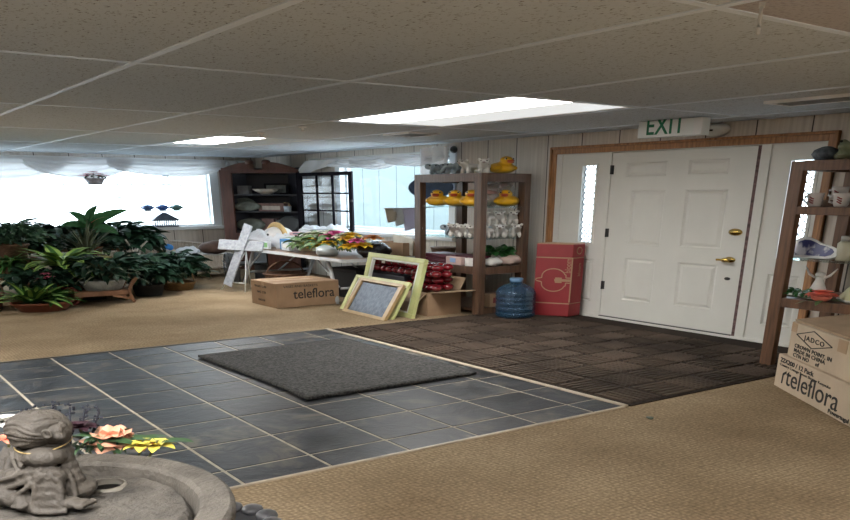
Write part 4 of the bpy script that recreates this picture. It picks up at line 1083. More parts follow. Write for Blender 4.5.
for i, (x, y, z, a, b_, c_, col, lab) in enumerate((
        (6.42, 12.98, TZ, .05, .14, .13, (.55, .60, .66), 'white and blue carton at the front of the table left of the flowers'),
        (6.5, 13.2, TZ, .05, .1, .17, (.08, .25, .5), 'deep blue upright carton on the table behind the white one'),
        (6.62, 12.66, TZ, .06, .12, .16, (.62, .55, .35), 'straw-coloured carton on the table beside the flower foliage'),
        (6.9, 13.42, TZ + .21, .12, .16, .05, (.66, .42, .44), 'pale pink flat packet lying on top of the clear bags'),
        (7.05, 12.9, TZ + .27, .12, .18, .05, (.30, .33, .36), 'grey patterned packet on top of the clear bags near the cabinet door'))):
    t = thing('stock_packet', lab, 'packet', (x, y, z), .25 * i)
    MB().box(-a, a, -b_, b_, 0, c_).build('carton', mat('packet_col%d' % i, col, .5, var=.15, scale=20), t, bevel=.006)
    MB().box(-a - .003, -a, -b_ * .7, b_ * .6, c_ * .35, c_ * .75).build('printed_band', mat('packet_band%d' % (i % 2), ((.75, .74, .7), (.1, .12, .2))[i % 2], .5), t)

# white cross on a wire easel
M_cross = mat('white_lace_wood', (0.25, .275, .32), .7, col2=(.42, .45, .49), scale=22, bump=.4)
t = thing('wire_easel', 'thin white wire easel holding the cross before the table', 'easel', (5.62, 13.3, 0))
for p, q in (((-.16, .36, 0), (.18, -.02, .62)), ((.02, -.22, 0), (.18, -.02, .62)), ((.42, .42, 0), (.18, -.02, .62)), ((-.05, .18, .13), (.06, -.12, .13))):
    MB().tube([p, q], .011, 6).build('leg' if p[2] == 0 else 'ledge', M_white, t)
t = thing('memorial_cross', 'white lace-textured cross leaning on a wire easel before the table', 'cross', (5.43, 13.25, .1))
B0, B1 = Vector((.0, .05, 0)), Vector((.42, -.05, .93)); ax = (B1 - B0); nrm_ = Vector((-.80, -.45, .37)).normalized(); sd_ = ax.normalized().cross(nrm_)
MB().obox((B0 + B1) / 2, ax / 2, sd_ * .085, nrm_ * .015).build('upright', M_cross, t, bevel=.006)
c_ = B0 + ax * .66
rt = Vector((.81, -.586, -.055))
MB().obox(c_ + nrm_ * .004, rt * .36, Vector((.03, .02, .075)), nrm_ * .019).build('crosspiece', M_cross, t, bevel=.006)

# cardboard boxes
M_card = mat('cardboard', (0.33, .215, .13), .8, var=.12, scale=5)
M_cardin = mat('cardboard_inside', (0.38, .27, .17), .85, var=.1)
M_ink = mat('black_ink', (0.02, .018, .016), .7)
M_tape = mat('packing_tape', (0.40, .27, .16), .35)
t = thing('cardboard_box', 'closed cardboard box under the table, its side lettered in black', 'box', (5.15, 10.88, 0))
BX, BY, BZ = 1.02, .84, .335
MB().box(0, BX, 0, BY, 0, BZ).build('carton', M_card, t, bevel=.008)
MB().box(-.002, BX, BY / 2 - .04, BY / 2 + .04, BZ - .001, BZ + .002).box(-.002, 0, BY / 2 - .04, BY / 2 + .04, BZ - .08, BZ).build('tape_strip', M_tape, t)
text('lettering', 'teleflora', .185, M_ink, t, plane_T((.27, -.002, .115), (1, 0, 0), (0, 0, 1)), sx=1.08, bold=.0012)
text('small_print', 'VASES AND BASKETS', .045, M_ink, t, plane_T((.12, -.002, .27), (1, 0, 0), (0, 0, 1)), sx=1.3)
text('small_print', '0642  CTN', .045, M_ink, t, plane_T((-.002, .62, .17), (0, -1, 0), (0, 0, 1)), sx=1.4)
text('small_print', 'FRAGILE  GLASS', .04, M_ink, t, plane_T((-.002, .7, .25), (0, -1, 0), (0, 0, 1)), sx=1.4)
text('small_print', 'MADE IN', .04, M_ink, t, plane_T((-.002, .6, .06), (0, -1, 0), (0, 0, 1)), sx=1.4)
# things in the gloom beneath
t = thing('wicker_basket', 'brown wicker basket on the floor under the table behind the cardboard box', 'basket', (6.35, 13.0, 0))
potmesh(.26, .36, .26, n=24).build('basket_body', M_wick, t)
MB().tube([(.34 * cos(a), 0, .26 + .2 * sin(a)) for a in [pi * k / 12 for k in range(13)]], .014, 6).build('basket_handle', M_wick, t)
t = thing('wire_plant_cart', 'dark wire plant cart with a round wheel under the far end of the table', 'cart', (6.05, 14.75, 0))
w_ = MB(); w_.tube([(.0 + .05 * cos(a), .26 * cos(a), .26 + .24 * sin(a)) for a in [2 * pi * k / 24 for k in range(25)]], .014, 6)
for k in range(6): a = pi * k / 6; w_.tube([(0, -.25 * cos(a), .26 - .23 * sin(a)), (0, .25 * cos(a), .26 + .23 * sin(a))], .006, 5)
w_.build('wheel', M_black, t)
MB().box(.1, .7, -.26, .3, .3, .33).box(.1, .13, -.26, .3, 0, .5).box(.67, .7, -.26, .3, 0, .5).build('cart_frame', M_black, t)
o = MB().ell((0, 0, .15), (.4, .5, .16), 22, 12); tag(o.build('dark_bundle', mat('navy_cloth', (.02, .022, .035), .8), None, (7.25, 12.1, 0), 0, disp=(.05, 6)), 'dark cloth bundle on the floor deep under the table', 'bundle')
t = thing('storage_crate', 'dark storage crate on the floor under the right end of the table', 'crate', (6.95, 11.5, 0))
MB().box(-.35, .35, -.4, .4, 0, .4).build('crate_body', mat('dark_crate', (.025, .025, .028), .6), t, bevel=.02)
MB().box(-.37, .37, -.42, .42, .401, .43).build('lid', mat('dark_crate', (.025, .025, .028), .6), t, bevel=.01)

# ------------------------------------------------------------------ picture frames leaning in a row
M_lime = mat('lime_paint', (0.48, .50, .22), .45, var=.15, scale=4)
M_gold = mat('gilt_wood', (0.38, .26, .12), .4, var=.2, scale=6)
M_inner = mat('frame_liner', (0.62, .64, .58), .5)
def leaning(name, lab, cat, bl, br, tl_off, h_vec, w_, m, depth=.05, liner=None, group=None):
    """bl/br floor corners, h_vec from bottom to top edge"""
    bl, br, hv = Vector(bl), Vector(br), Vector(h_vec)
    o = thing(name, lab, cat, tuple(bl), 0, group)
    A = br - bl; ua = A.normalized(); uh = hv.normalized(); n = uh.cross(ua)
    if n.x > 0: n = -n
    L, H = A.length, hv.length
    def rail(nm, a0, a1, h0, h1, d0, d1, mm, bev=.006):
        c = ua * (a0 + a1) / 2 + uh * (h0 + h1) / 2 - n * ((d0 + d1) / 2)
        return MB().obox(c, ua * (a1 - a0) / 2, uh * (h1 - h0) / 2, n * (d1 - d0) / 2).build(nm, mm, o, bevel=bev)
    hw = w_ * .5
    rail('bottom_rail', 0, L, 0, hw, 0, depth, m); rail('top_rail', 0, L, H - hw, H, 0, depth, m)
    rail('side_rail', 0, w_, hw, H - hw, 0, depth, m); rail('side_rail', L - w_, L, hw, H - hw, 0, depth, m)
    if liner:
        lw = w_ * .35
        rail('liner', w_, L - w_, hw, hw + lw * .5, .01, depth - .01, liner, 0); rail('liner', w_, L - w_, H - hw - lw * .5, H - hw, .01, depth - .01, liner, 0)
        rail('liner', w_, w_ + lw, hw, H - hw, .01, depth - .01, liner, 0); rail('liner', L - w_ - lw, L - w_, hw, H - hw, .01, depth - .01, liner, 0)
    return o, ua, uh, n, L, H, hw
leaning('picture_frame', 'largest lime-green picture frame leaning against the box of red balls', 'picture frame', (6.24, 10.5, 0), (6.12, 8.93, 0), 0, (.23, 0.0, .73), .12, M_lime, .06, M_inner, 'empty frames')
leaning('picture_frame', 'smaller lime-green picture frame leaning behind the gilt mirror', 'picture frame', (5.88, 10.38, 0), (5.86, 9.0, 0), 0, (.30, 0, .45), .09, M_lime, .045, M_inner, 'empty frames')
o, ua, uh, n_, L_, H_, hw_ = leaning('mirror', 'gilt-framed mirror leaning at the front of the row of frames', 'mirror', (5.78, 10.14, 0), (5.73, 8.98, 0), 0, (.33, .02, .43), .09, M_gold, .05)
c = ua * L_ / 2 + uh * H_ / 2 - n_ * .03
M_mir = mat('reflection_tint_mirror', (0.12, .145, .18), .42, metal=.7, col2=(.045, .06, .082), scale=18, detail=8, bump=.3, bscale=60)  # blue-grey reflected tone painted into the glass colour, with speckles
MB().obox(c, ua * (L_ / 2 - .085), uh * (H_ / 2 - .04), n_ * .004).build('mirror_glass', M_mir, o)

# open cardboard box of red balls in net bags
t = thing('cardboard_box', 'open cardboard box with spread flaps holding netted red balls', 'box', (6.42, 8.98, 0))
bx = MB(); X1, Y1, Z1 = .56, .62, .30
bx.box(0, X1, 0, .012, 0, Z1).box(0, X1, Y1 - .012, Y1, 0, Z1).box(0, .012, .012, Y1 - .012, 0, Z1).box(X1 - .012, X1, .012, Y1 - .012, 0, Z1).box(.012, X1 - .012, .012, Y1 - .012, 0, .012)
bx.build('carton', M_card, t)
for q in (((.05, 0, Z1), (.0, -.32, .03), (X1 - .05, 0, 0)), ((X1, .02, Z1), (.08, -.02, .16), (0, Y1 - .04, 0)), ((0, .02, Z1), (-.16, 0, -.12), (0, Y1 - .04, 0))):
    o_, a_, b_ = Vector(q[0]), Vector(q[1]), Vector(q[2]); n_ = a_.cross(b_).normalized() * .006
    MB().obox(o_ + a_ / 2 + b_ / 2, a_ / 2, b_ / 2, n_).build('flap', M_cardin, t)
M_ball = mat('red_ball', (0.17, .008, .014), .22, var=.35, scale=5, coat=.5)
M_ball2 = mat('dark_red_ball', (0.14, .010, .014), .25, coat=.4)
M_lab = mat('paper_label', (.7, .66, .62), .6)
r = random.Random(3)
bl = MB().ell((0, 0, 0), (.075, .085, .046), 14, 9); ball0 = None
nb = 0
for lay, z in enumerate((.36, .44, .52, .60)):
    yend = 9.02 if lay < 2 else 8.98
    ycnt = 9 if lay < 2 else 11
    for row in range(2):
        for k in range(ycnt - (lay % 2)):
            y = 8.96 + k * .158 + (.08 if lay % 2 else 0); x = 6.56 + row * .17 + (.06 if lay % 2 else 0)
            if lay < 2 and y > 9.62: continue
            lab = 'shiny dark red ball in the netted heap on the open cardboard box'
            if ball0 is None:
                ball0 = bl.build('red_ball', M_ball, None, (x, y, z)); o = tag(ball0, lab, 'ball', 'red balls heaped on the open box')
            else:
                o = ball0.copy(); COL.objects.link(o)
                if nb % 3 == 0: o.material_slots[0].link = 'OBJECT'; o.material_slots[0].material = M_ball2
            o.location = (x + r.uniform(-.012, .012), y + r.uniform(-.012, .012), z + r.uniform(-.008, .008)); o.rotation_euler = (0, 0, r.uniform(0, 3)); nb += 1
t = thing('cardboard_box', 'dark low carton behind the largest frame, under the far end of the red balls', 'box', (6.53, 9.68, 0))
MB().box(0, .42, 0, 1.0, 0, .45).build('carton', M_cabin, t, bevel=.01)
o = MB().box(-.002, .002, -.04, .04, -.015, .015); tag(o.build('price_tag', M_lab, None, (6.46, 10.1, .62)), 'small white price tag on the top of the red balls', 'tag')

# cardboard box of papers on the table end
t = thing('cardboard_box', 'open cardboard box of papers standing at the right end of the table', 'box', (7.2, 10.7, .63))
bx = MB(); bx.box(0, .42, 0, .012, 0, .19).box(0, .42, .66, .672, 0, .19).box(0, .012, .012, .66, 0, .19).box(.408, .42, .012, .66, 0, .19).box(.012, .408, .012, .66, 0, .012)
bx.build('carton', M_card, t)
o = MB()
M_paper = mat('paper', (.74, .73, .66), .7, var=.08)
for k, (dx, dy, a, h) in enumerate(((.1, .14, .15, .2), (.2, .34, -.2, .24), (.3, .5, .2, .18))):
    q = MB().box(-.006, .006, -.2, .2, 0, .24).build('paper_sheaf', M_paper, None, (7.2 + dx, 10.7 + dy, .66), a)
    q.data.transform(Matrix.Rotation(.12 * (1 if k != 1 else -1), 4, 'X')); tag(q, ('cream sheaf leaning left in the box of papers', 'cream sheaf in the middle of the box of papers', 'cream sheaf leaning at the back of the box of papers')[k], 'papers', 'sheaves in the box')
# cloths hanging before the side window
t = thing('hanging_line', 'thin line strung from the rack with packets clipped on it', 'line', (7.0, 10.9, 1.3))
MB().tube([(0, 0, 0), (.3, 0, -.002), (.62, 0, .0), (.9, -.25, .02)], .006, 5).build('cord', M_wire, t)
for i, (x0, x1, z0, m, lab) in enumerate(((.02, .22, 1.10, sheer('tan_packet', (.52, .47, .39), .0, .35), 'tan paper packet hanging at the left of the line before the side window'),
                                        (.16, .34, 1.05, sheer('grey_packet', (.60, .62, .62), .0, .35), 'grey packet hanging in the middle of the line before the side window'),
                                        (.32, .56, .98, sheer('mauve_packet', (.62, .60, .70), .0, .35), 'mauve printed packet hanging at the right of the line before the side window'))):
    def pk(u, v): return (x0 + (x1 - x0) * u + .05 * v, -.006 * i + .015 * v * sin(5 * u + 3 * v), -(1.3 - z0) * v * (1 - .15 * u) + .004)
    q = MB().grid(pk, 8, 8).build('hanging_packet', m, None, (7.0, 10.9, 1.296), solid=.012); tag(q, lab, 'packet', 'packets hung before the side window')
# ------------------------------------------------------------------ display rack with ducks and lambs
M_walnut = mat('walnut_board', (0.105, .058, .036), .45, var=.4, scale=5, stretch=(5, 5, .6))
M_shglass = glass('rack_glass', (.86, .94, .92), .15)
M_bead = mat('chrome_bead', (.5, .52, .52), .3, metal=.8)
RX0, RX1, RY0, RY1 = 7.0, 7.84, 8.62, 10.1
t = thing('display_rack', 'walnut display rack of rubber ducks and lambs against the door wall', 'rack', (RX0, RY0, 0))
a, b = RX1 - RX0, RY1 - RY0
for (x, y) in ((0, 0), (a - .1, 0), (0, b - .14), (a - .1, b - .14)):
    MB().box(x, x + .1, y, y + .14, 0, 1.74).build('post', M_walnut, t, bevel=.004)
tp = MB(); tp.box(.1, a - .1, 0, .06, 1.64, 1.74).box(.1, a - .1, b - .06, b, 1.64, 1.74).box(0, .06, .14, b - .14, 1.64, 1.74).box(a - .06, a, .14, b - .14, 1.64, 1.74)
tp.build('top_rail', M_walnut, t, bevel=.004)
MB().box(.06, a - .06, .06, b - .06, 1.725, 1.738).build('glass_shelf', M_shglass, t)
for z in (1.345, .965):
    MB().box(.02, a - .02, .02, b - .02, z - .012, z).build('glass_shelf', M_shglass, t)
    s_ = MB()
    for (x, y) in ((.1, .02), (.1, b - .16), (a - .12, .02), (a - .12, b - .16)): s_.box(x, x + .02, y + .14, y + .16, z - .03, z - .012)
    s_.build('shelf_pin', M_bead, t)
sh = MB(); sh.box(.02, a - .02, .02, b - .02, .575, .61).box(-.005, .02, .14, b - .14, .52, .615).box(.1, a - .1, -.005, .02, .52, .615)
sh.build('wood_shelf', M_walnut, t, bevel=.004)
MB().box(.03, a - .03, .03, b - .03, .05, .08).box(.1, a - .1, .01, .03, .02, .1).build('plinth_shelf', M_walnut, t)

M_duck = mat('duck_yellow', (0.80, .44, .014), .3, var=.06, coat=.3)
M_bill = mat('duck_bill', (0.50, .06, .012), .35)
M_eye = mat('eye_black', (.01, .01, .01), .2)
M_eyew = mat('eye_white', (.75, .72, .66), .3)
def make_duck(label, group, loc, rz):
    t = thing('rubber_duck', label, 'duck', loc, rz, group)
    b = MB(); b.ell((.0, 0, .07), (.195, .18, .066), 24, 14).ell((.01, 0, .045), (.18, .17, .045), 24, 14).ell((-.2, 0, .085), (.08, .07, .03), 14, 10).ell((.05, .13, .065), (.13, .05, .035), 14, 10).ell((.05, -.13, .065), (.13, .05, .035), 14, 10)
    b.ell((.1, 0, .10), (.075, .07, .04), 14, 10).ell((.11, 0, .15), (.098, .094, .05), 22, 14)
    b.build('body', M_duck, t, remesh=.011, smooth_it=3)
    k = MB(); k.ell((.205, 0, .146), (.05, .058, .010), 14, 8).ell((.21, 0, .128), (.045, .05, .010), 14, 8).ell((.19, 0, .137), (.03, .045, .016), 12, 8)
    k.build('bill', M_bill, t)
    for s in (-1, 1):
        e = MB().ell((.172, s * .055, .168), (.018, .02, .012), 12, 8).build('eye', M_eyew, t)
        MB().ell((.186, s * .058, .168), (.008, .013, .009), 10, 6).build('pupil', M_eye, e)
    return t
FA = radians(-128)    # facing the shop
GD = 'yellow rubber ducks on the rack'
duck = make_duck('leftmost yellow rubber duck on the upper rack shelf', GD, (7.2, 9.80, 1.345), radians(-138)); duck.scale = (.95, .95, 1.02)
dup(duck, (7.22, 9.42, 1.345), radians(-138), 'second yellow rubber duck from the left on the upper rack shelf')
dup(duck, (7.20, 9.04, 1.345), radians(-135), 'yellow rubber duck beside the front rack post, a pink cap behind it')
dup(duck, (7.62, 8.84, 1.345), radians(-140), 'yellow rubber duck right of the front post before wrapped plush toys')
dup(duck, (7.55, 9.32, 1.345), radians(-140), 'yellow rubber duck half hidden behind the front rack post')
dup(duck, (7.52, 8.85, 1.74), radians(-95), 'yellow rubber duck alone on top of the rack')
# pink cap
o = MB().lathe([(.16, 0), (.15, .02), (.1, .05), (.001, .06)], n=18); tag(o.build('cap', mat('pale_pink_cloth', (.62, .36, .33), .8), None, (7.5, 9.12, 1.50)), 'pale pink cap on the plush stack behind the front duck', 'cap')
tag(MB().ell((0, 0, .075), (.12, .11, .076), 16, 10).build('soft_toy', mat('white_plush', (.72, .70, .68), .9, bump=.2), None, (7.5, 9.12, 1.345)), 'white plush under the pink cap behind the front duck', 'toy')
# wrapped plush behind the right duck
M_ppl = mat('pink_white_plush', (.74, .68, .68), .8, col2=(.55, .25, .28), scale=9, contrast=(.5, .75))
for i, (x, y, z, s, lab) in enumerate(((7.55, 8.98, 1.345, 1.0, 'left pink and white plush in clear wrap behind the right duck'), (7.8, 9.0, 1.345, 1.15, 'right pink and white plush in clear wrap behind the right duck'))):
    t = thing('soft_toy', lab, 'toy', (x, y + .12, z), FA, 'wrapped plush toys on the rack')
    MB().ell((0, 0, .1), (.1, .11, .1)).ell((.03, 0, .21 * s), (.09, .1, .05)).ell((0, .09, .25 * s), (.03, .05, .035)).ell((0, -.09, .25 * s), (.03, .05, .035)).build('body', M_ppl, t, remesh=.02, smooth_it=3)
    MB().ell((.0, 0, .15), (.14, .16, .16), 18, 12).build('wrap', sheer('thin_wrap', (.8, .82, .85), .72, .4), t, disp=(.015, 10))
# lambs
M_lamb = mat('white_ceramic', (0.74, .72, .68), .45, var=.06)
M_lambd = mat('grey_muzzle', (0.30, .25, .23), .5)
def make_lamb(label, group, loc, rz):
    t = thing('lamb_figurine', label, 'lamb', loc, rz, group)
    b = MB(); b.ell((-.01, 0, .075), (.115, .075, .036), 20, 12)
    for (x, y) in ((.06, .04), (.06, -.04), (-.08, .04), (-.08, -.04)): b.ell((x, y, .03), (.03, .028, .035), 10, 8)
    b.ell((.09, 0, .105), (.055, .05, .035), 14, 10).ell((.12, 0, .118), (.055, .052, .03), 14, 10).ell((-.12, 0, .095), (.025, .022, .014), 8, 6)
    b.build('body', M_lamb, t, remesh=.0085, smooth_it=2)
    for s in (-1, 1): MB().ell((.10, s * .05, .142), (.016, .02, .014), 10, 6).build('ear', M_lamb, t)
    MB().ell((.168, 0, .112), (.016, .02, .009), 10, 6).build('muzzle', M_lambd, t)
    for s in (-1, 1): MB().ell((.155, s * .03, .128), (.01, .01, .006), 8, 6).build('eye', M_eye, t)
    return t
GL = 'white lamb figurines on the rack'
row1 = [(7.16, 9.42), (7.16, 9.2), (7.16, 8.99)]
lamb = make_lamb('leftmost white lamb in the front row of the middle rack shelf', GL, (7.16, 9.34, .965), radians(-150)); lamb.scale = (1.2, 1.2, 1.12)
dup(lamb, (7.16, 9.12, .965), radians(-160), 'second white lamb from the left in the front row of the middle rack shelf')
dup(lamb, (7.16, 8.90, .965), radians(-165), 'white lamb left of the front post in the front row of the middle shelf')
for i, (x, l) in enumerate(((7.24, 'white lamb right beside the front post at the bottom of the lamb stack'), (7.49, 'middle white lamb at the bottom of the right-hand lamb stack'), (7.74, 'rightmost white lamb at the bottom of the lamb stack'))):
    dup(lamb, (x, 8.78, .965), radians(-150 + 14 * i), l)
for i, (x, l) in enumerate(((7.3, 'left white lamb lying on top of the lamb stack'), (7.52, 'middle white lamb standing on top of the lamb stack'), (7.73, 'rightmost white lamb standing on top of the lamb stack'))):
    dup(lamb, (x, 8.84, .965 + .162), radians(-150 + 12 * i), l)
for i, (y, l) in enumerate(((9.12, 'left white lamb on the rack top beside the blue elephants'), (8.82, 'right white lamb on the rack top left of the single duck'))):
    dup(lamb, (7.2, y, 1.738), radians(-170 + 40 * i), l, 'white lamb figurines on the rack top')
# elephants
M_ele = mat('blue_grey_plush', (0.30, .37, .42), .7, var=.12, scale=12)
M_ele2 = mat('pale_blue_plush', (0.46, .54, .60), .7, var=.12, scale=12)
def make_ele(label, group, loc, rz, m):
    t = thing('elephant_figurine', label, 'elephant', loc, rz, group)
    b = MB(); b.ell((-.03, 0, .062), (.13, .1, .045), 20, 12)
    for (x, y) in ((.07, .06), (.07, -.06), (-.11, .06), (-.11, -.06)): b.ell((x, y, .03), (.038, .036, .034), 10, 8)
    b.ell((.1, 0, .095), (.085, .08, .04), 16, 10)
    for q, (x, z) in enumerate(((.18, .085), (.205, .065), (.215, .045), (.235, .036))): b.ell((x, 0, z), (.03 - .003 * q, .03 - .003 * q, .02), 10, 6)
    b.build('body', m, t, remesh=.0095, smooth_it=2)
    for s in (-1, 1): MB().ell((.075, s * .105, .1), (.025, .06, .036), 14, 8).build('ear', m, t)
    for s in (-1, 1): MB().ell((.17, s * .045, .112), (.012, .012, .008), 8, 6).build('eye', M_eye, t)
    return t
GE = 'blue elephant figurines on the rack'
e0 = make_ele('left blue-grey elephant on the rack top', GE, (7.2, 9.82, 1.738), radians(-150), M_ele)
dup(e0, (7.2, 9.44, 1.738), radians(-175), 'right blue-grey elephant on the rack top next to the white lambs')
e1 = make_ele('left pale blue elephant on the middle rack shelf', GE, (7.45, 9.80, .965), radians(-150), M_ele2)
dup(e1, (7.5, 9.5, .965), radians(-150), 'right pale blue elephant on the middle rack shelf behind the lambs')
dup(e1, (7.52, 9.2, .965), radians(-150), 'pale blue elephant beside the front post behind the lambs')
# bottom wooden shelf stock
M_maroon = mat('maroon_velvet', (0.085, .008, .022), .6, var=.2)
for i, (y, w_, lab) in enumerate(((9.78, .2, 'leftmost maroon velvet box on the wooden rack shelf'), (9.42, .17, 'second maroon velvet box on the wooden rack shelf'), (9.06, .17, 'third maroon velvet box, near the front post, on the wooden rack shelf'))):
    t = thing('jewel_case', lab, 'box', (7.26, y, .615), 0, 'maroon velvet boxes on the rack')
    MB().box(-.17, .17, -w_, w_, 0, .055).build('case_base', M_maroon, t, bevel=.008)
    MB().box(-.17, .17, -w_, w_, .058, .115).build('lid', M_maroon, t, bevel=.014)
t = thing('tissue_packet', 'pink and white packet lying before the maroon boxes on the rack shelf', 'packet', (7.06, 9.2, .615))
MB().box(-.05, .05, -.17, .17, 0, .1).build('carton', mat('pale_pink_card', (.62, .44, .40), .5), t, bevel=.01)
MB().box(-.054, -.05, -.05, .07, .03, .085).build('printed_band', mat('packet_sky', (.3, .45, .7), .4), t)
o = MB().lathe([(.001, 0), (.07, 0), (.075, .01), (.075, .09), (.07, .1), (.001, .1)], n=18); tag(o.build('ribbon_roll', M_lamb, None, (7.07, 8.9, .615)), 'white roll beside the front post on the rack shelf', 'roll')
for i, (x, y, rx, z, lab, m) in enumerate(((7.32, 8.75, .17, .05, 'left white folded cloth bundle on the rack shelf', M_lamb), (7.66, 8.76, .18, .06, 'right pinkish folded cloth bundle on the rack shelf', mat('blush_cloth', (.55, .42, .37), .8, var=.15)))):
    tag(MB().ell((0, 0, z), (rx, .13, z * 1.05), 22, 12).build('cloth_bundle', m, None, (x, y, .612), 0, disp=(.03, 12)), lab, 'cloth', 'cloth bundles on the rack')
t = thing('garland', 'green leaf garland lying behind the white cloth bundles on the rack', 'garland', (7.6, 9.05, .615))
f = MB(); bush(f, (0, -.05, .13), .3, .16, .09, 70, .2, .06, 0, None, 91); f.build('foliage', mat('silk_green', (.02, .10, .02), .45, col2=(.05, .2, .05), scale=4), t)
s_ = MB(); s_.tube([(-.3, -.05, .03), (0, -.05, .06), (.3, -.05, .03)], .02, 6); s_.build('stem', M_stem, t)
t = thing('cardboard_box', 'small lettered cardboard carton on the lowest rack board beside the post', 'box', (7.42, 8.85, .08))
MB().box(-.12, .16, -.1, .1, 0, .17).build('carton', M_card, t, bevel=.005)
MB().box(-.06, .1, -.103, -.1, .05, .12).build('printed_band', mat('dark_red_print', (.2, .03, .03), .6), t)
# navy oval tray leaning on the window, cord
o = MB().lathe([(.001, .02), (.40, .02), (.5, .06), (.52, .06), (.41, 0), (.001, 0)], n=36).build('oval_tray', mat('navy_enamel', (0.022, .038, .07), .7, var=.2, spec=.15), None, (8.0, 11.03, 1.585))
o.data.transform(Matrix.Rotation(radians(-90), 4, 'Y') @ Matrix.Diagonal((.30, 1.15, 1, 1)))
tag(o, 'navy oval tray hanging before the side window behind the rack', 'tray')
o = MB().tube([(7.05, 9.98, 1.34), (7.02, 10.0, 1.2), (7.04, 9.96, 1.05), (7.02, 9.98, .97)], .006, 5); tag(o.build('cord', M_wire), 'thin pale cord hanging from the left duck\'s shelf', 'cord')
t = thing('wicker_basket', 'dark wicker basket on the window sill side behind the left rack post', 'basket', (7.75, 10.42, 0))
MB().box(-.16, .16, -.2, .18, 0, .6).build('basket_stand', M_walnut, t, bevel=.01)
MB().lathe([(.001, .6), (.15, .6), (.2, .76), (.18, .76), (.001, .62)], n=20).build('basket_body', M_wick, t)

# ------------------------------------------------------------------ water bottle and red carton
M_blue = bpy.data.materials.new('blue_bottle'); M_blue.use_nodes = True
_b = M_blue.node_tree.nodes['Principled BSDF']; _b.inputs['Base Color'].default_value = (.018, .06, .115, 1); _b.inputs['Roughness'].default_value = .12; _b.inputs['Alpha'].default_value = .62; _b.inputs['Coat Weight'].default_value = .3
t = thing('water_bottle', 'large blue ribbed water bottle standing beside the red carton', 'water bottle', (7.28, 8.2, .019))
prof = [(.001, .0), (.26, .0), (.30, .02), (.305, .06), (.295, .075), (.305, .09), (.305, .13), (.295, .145), (.305, .16), (.305, .19), (.295, .205), (.305, .22), (.305, .25), (.295, .262), (.305, .275), (.30, .315), (.27, .355), (.18, .40), (.10, .42), (.09, .43), (.09, .45)]
prof = [(r_ * .86, z) for r_, z in prof]
MB().lathe(prof, n=40).build('bottle_body', M_blue, t)
MB().lathe([(.07, .435), (.085, .435), (.088, .45), (.088, .48), (.08, .485), (.001, .485)], n=24).build('cap', mat('bottle_cap', (.10, .20, .34), .4), t)
M_red = mat('red_card', (0.25, .013, .018), .45, var=.12, scale=3)
M_tan = mat('tan_print', (0.36, .21, .12), .6)
t = thing('red_carton', 'tall red carton with a tan bottle outline leaning beside the door', 'box', (7.585, 8.2, .019))
dx = Vector((.245, -.425, 0)); dyv = Vector((.25, .035, 0)); up = Vector((.04, .02, .9)); nf = Vector((-dx.y * -1, 0, 0))
ux = dx.normalized()
def slab(nm, z0, z1, g, m, k=1.0):
    c = dx / 2 + dyv / 2 + up * (z0 + z1) / 2
    return MB().obox(c, dx / 2 * k, dyv / 2 * k, up * (z1 - z0) / 2).build(nm, m, t, bevel=g)
slab('lower_end', 0, .175, .008, M_red); slab('carton', .185, .80, .008, M_red); slab('upper_end', .81, .99, .01, M_red)
slab('crease', .17, .82, 0, M_tan, .97)
slab('open_edge', .985, 1.0, 0, M_tan, .98)
fn = Vector((dx.y, -dx.x, 0)).normalized()
if fn.x > 0: fn = -fn
upn = up.normalized()
def fpt(a, h): return dx * a + up * h + fn * .004
ol = MB()
P = [(1.0, .535), (.86, .535), (.86, .575)]
for k in range(17):
    a = radians(15 + 165 * k / 16 * 1.0); P.append((.52 + .32 * cos(a), .55 + .105 * sin(a)))
P += [(.2, .53), (.06, .515), (.02, .5), (.06, .485), (.2, .47)]
for k in range(17):
    a = radians(180 + 165 * k / 16); P.append((.52 + .32 * cos(a), .45 + .105 * sin(a)))
P += [(.86, .425), (.86, .465), (1.0, .465)]
pts = [fpt(x, h) for x, h in P]
for p, q in zip(pts, pts[1:]): ol.bar(p, q, .012, .004, up=fn)
ol.bar(fpt(.55, .5), fpt(1.0, .5), .03, .004, up=fn); ol.bar(fpt(.57, .52), fpt(.75, .52), .03, .004, up=fn); ol.bar(fpt(.57, .48), fpt(.75, .48), .03, .004, up=fn)
ol.bar(fpt(1.0, .2), fpt(1.0, .8), .018, .006, up=fn)
ol.build('printed_outline', M_tan, t)
text('lettering', 'bloom', .11, M_tan, t, plane_T(tuple(dx * .97 + up * .60 + fn * .003), tuple(upn), tuple(-ux)), sx=.62)
M_red2 = M_tan
sn = Vector((dyv.y, -dyv.x, 0)).normalized()
text('lettering', 'bloom', .08, M_tan, t, plane_T(tuple(dx + dyv * .72 + up * .55 + sn * .003), tuple(upn), tuple(-dyv.normalized())), sx=.8)
cc = MB(); cc.tube([tuple(dx + dyv * (.5 + .2 * cos(a)) + up * (.9 + .045 * sin(a)) + sn * .004) for a in [2 * pi * k / 18 for k in range(19)]], .006, 5); cc.build('printed_ring', M_tan, t)

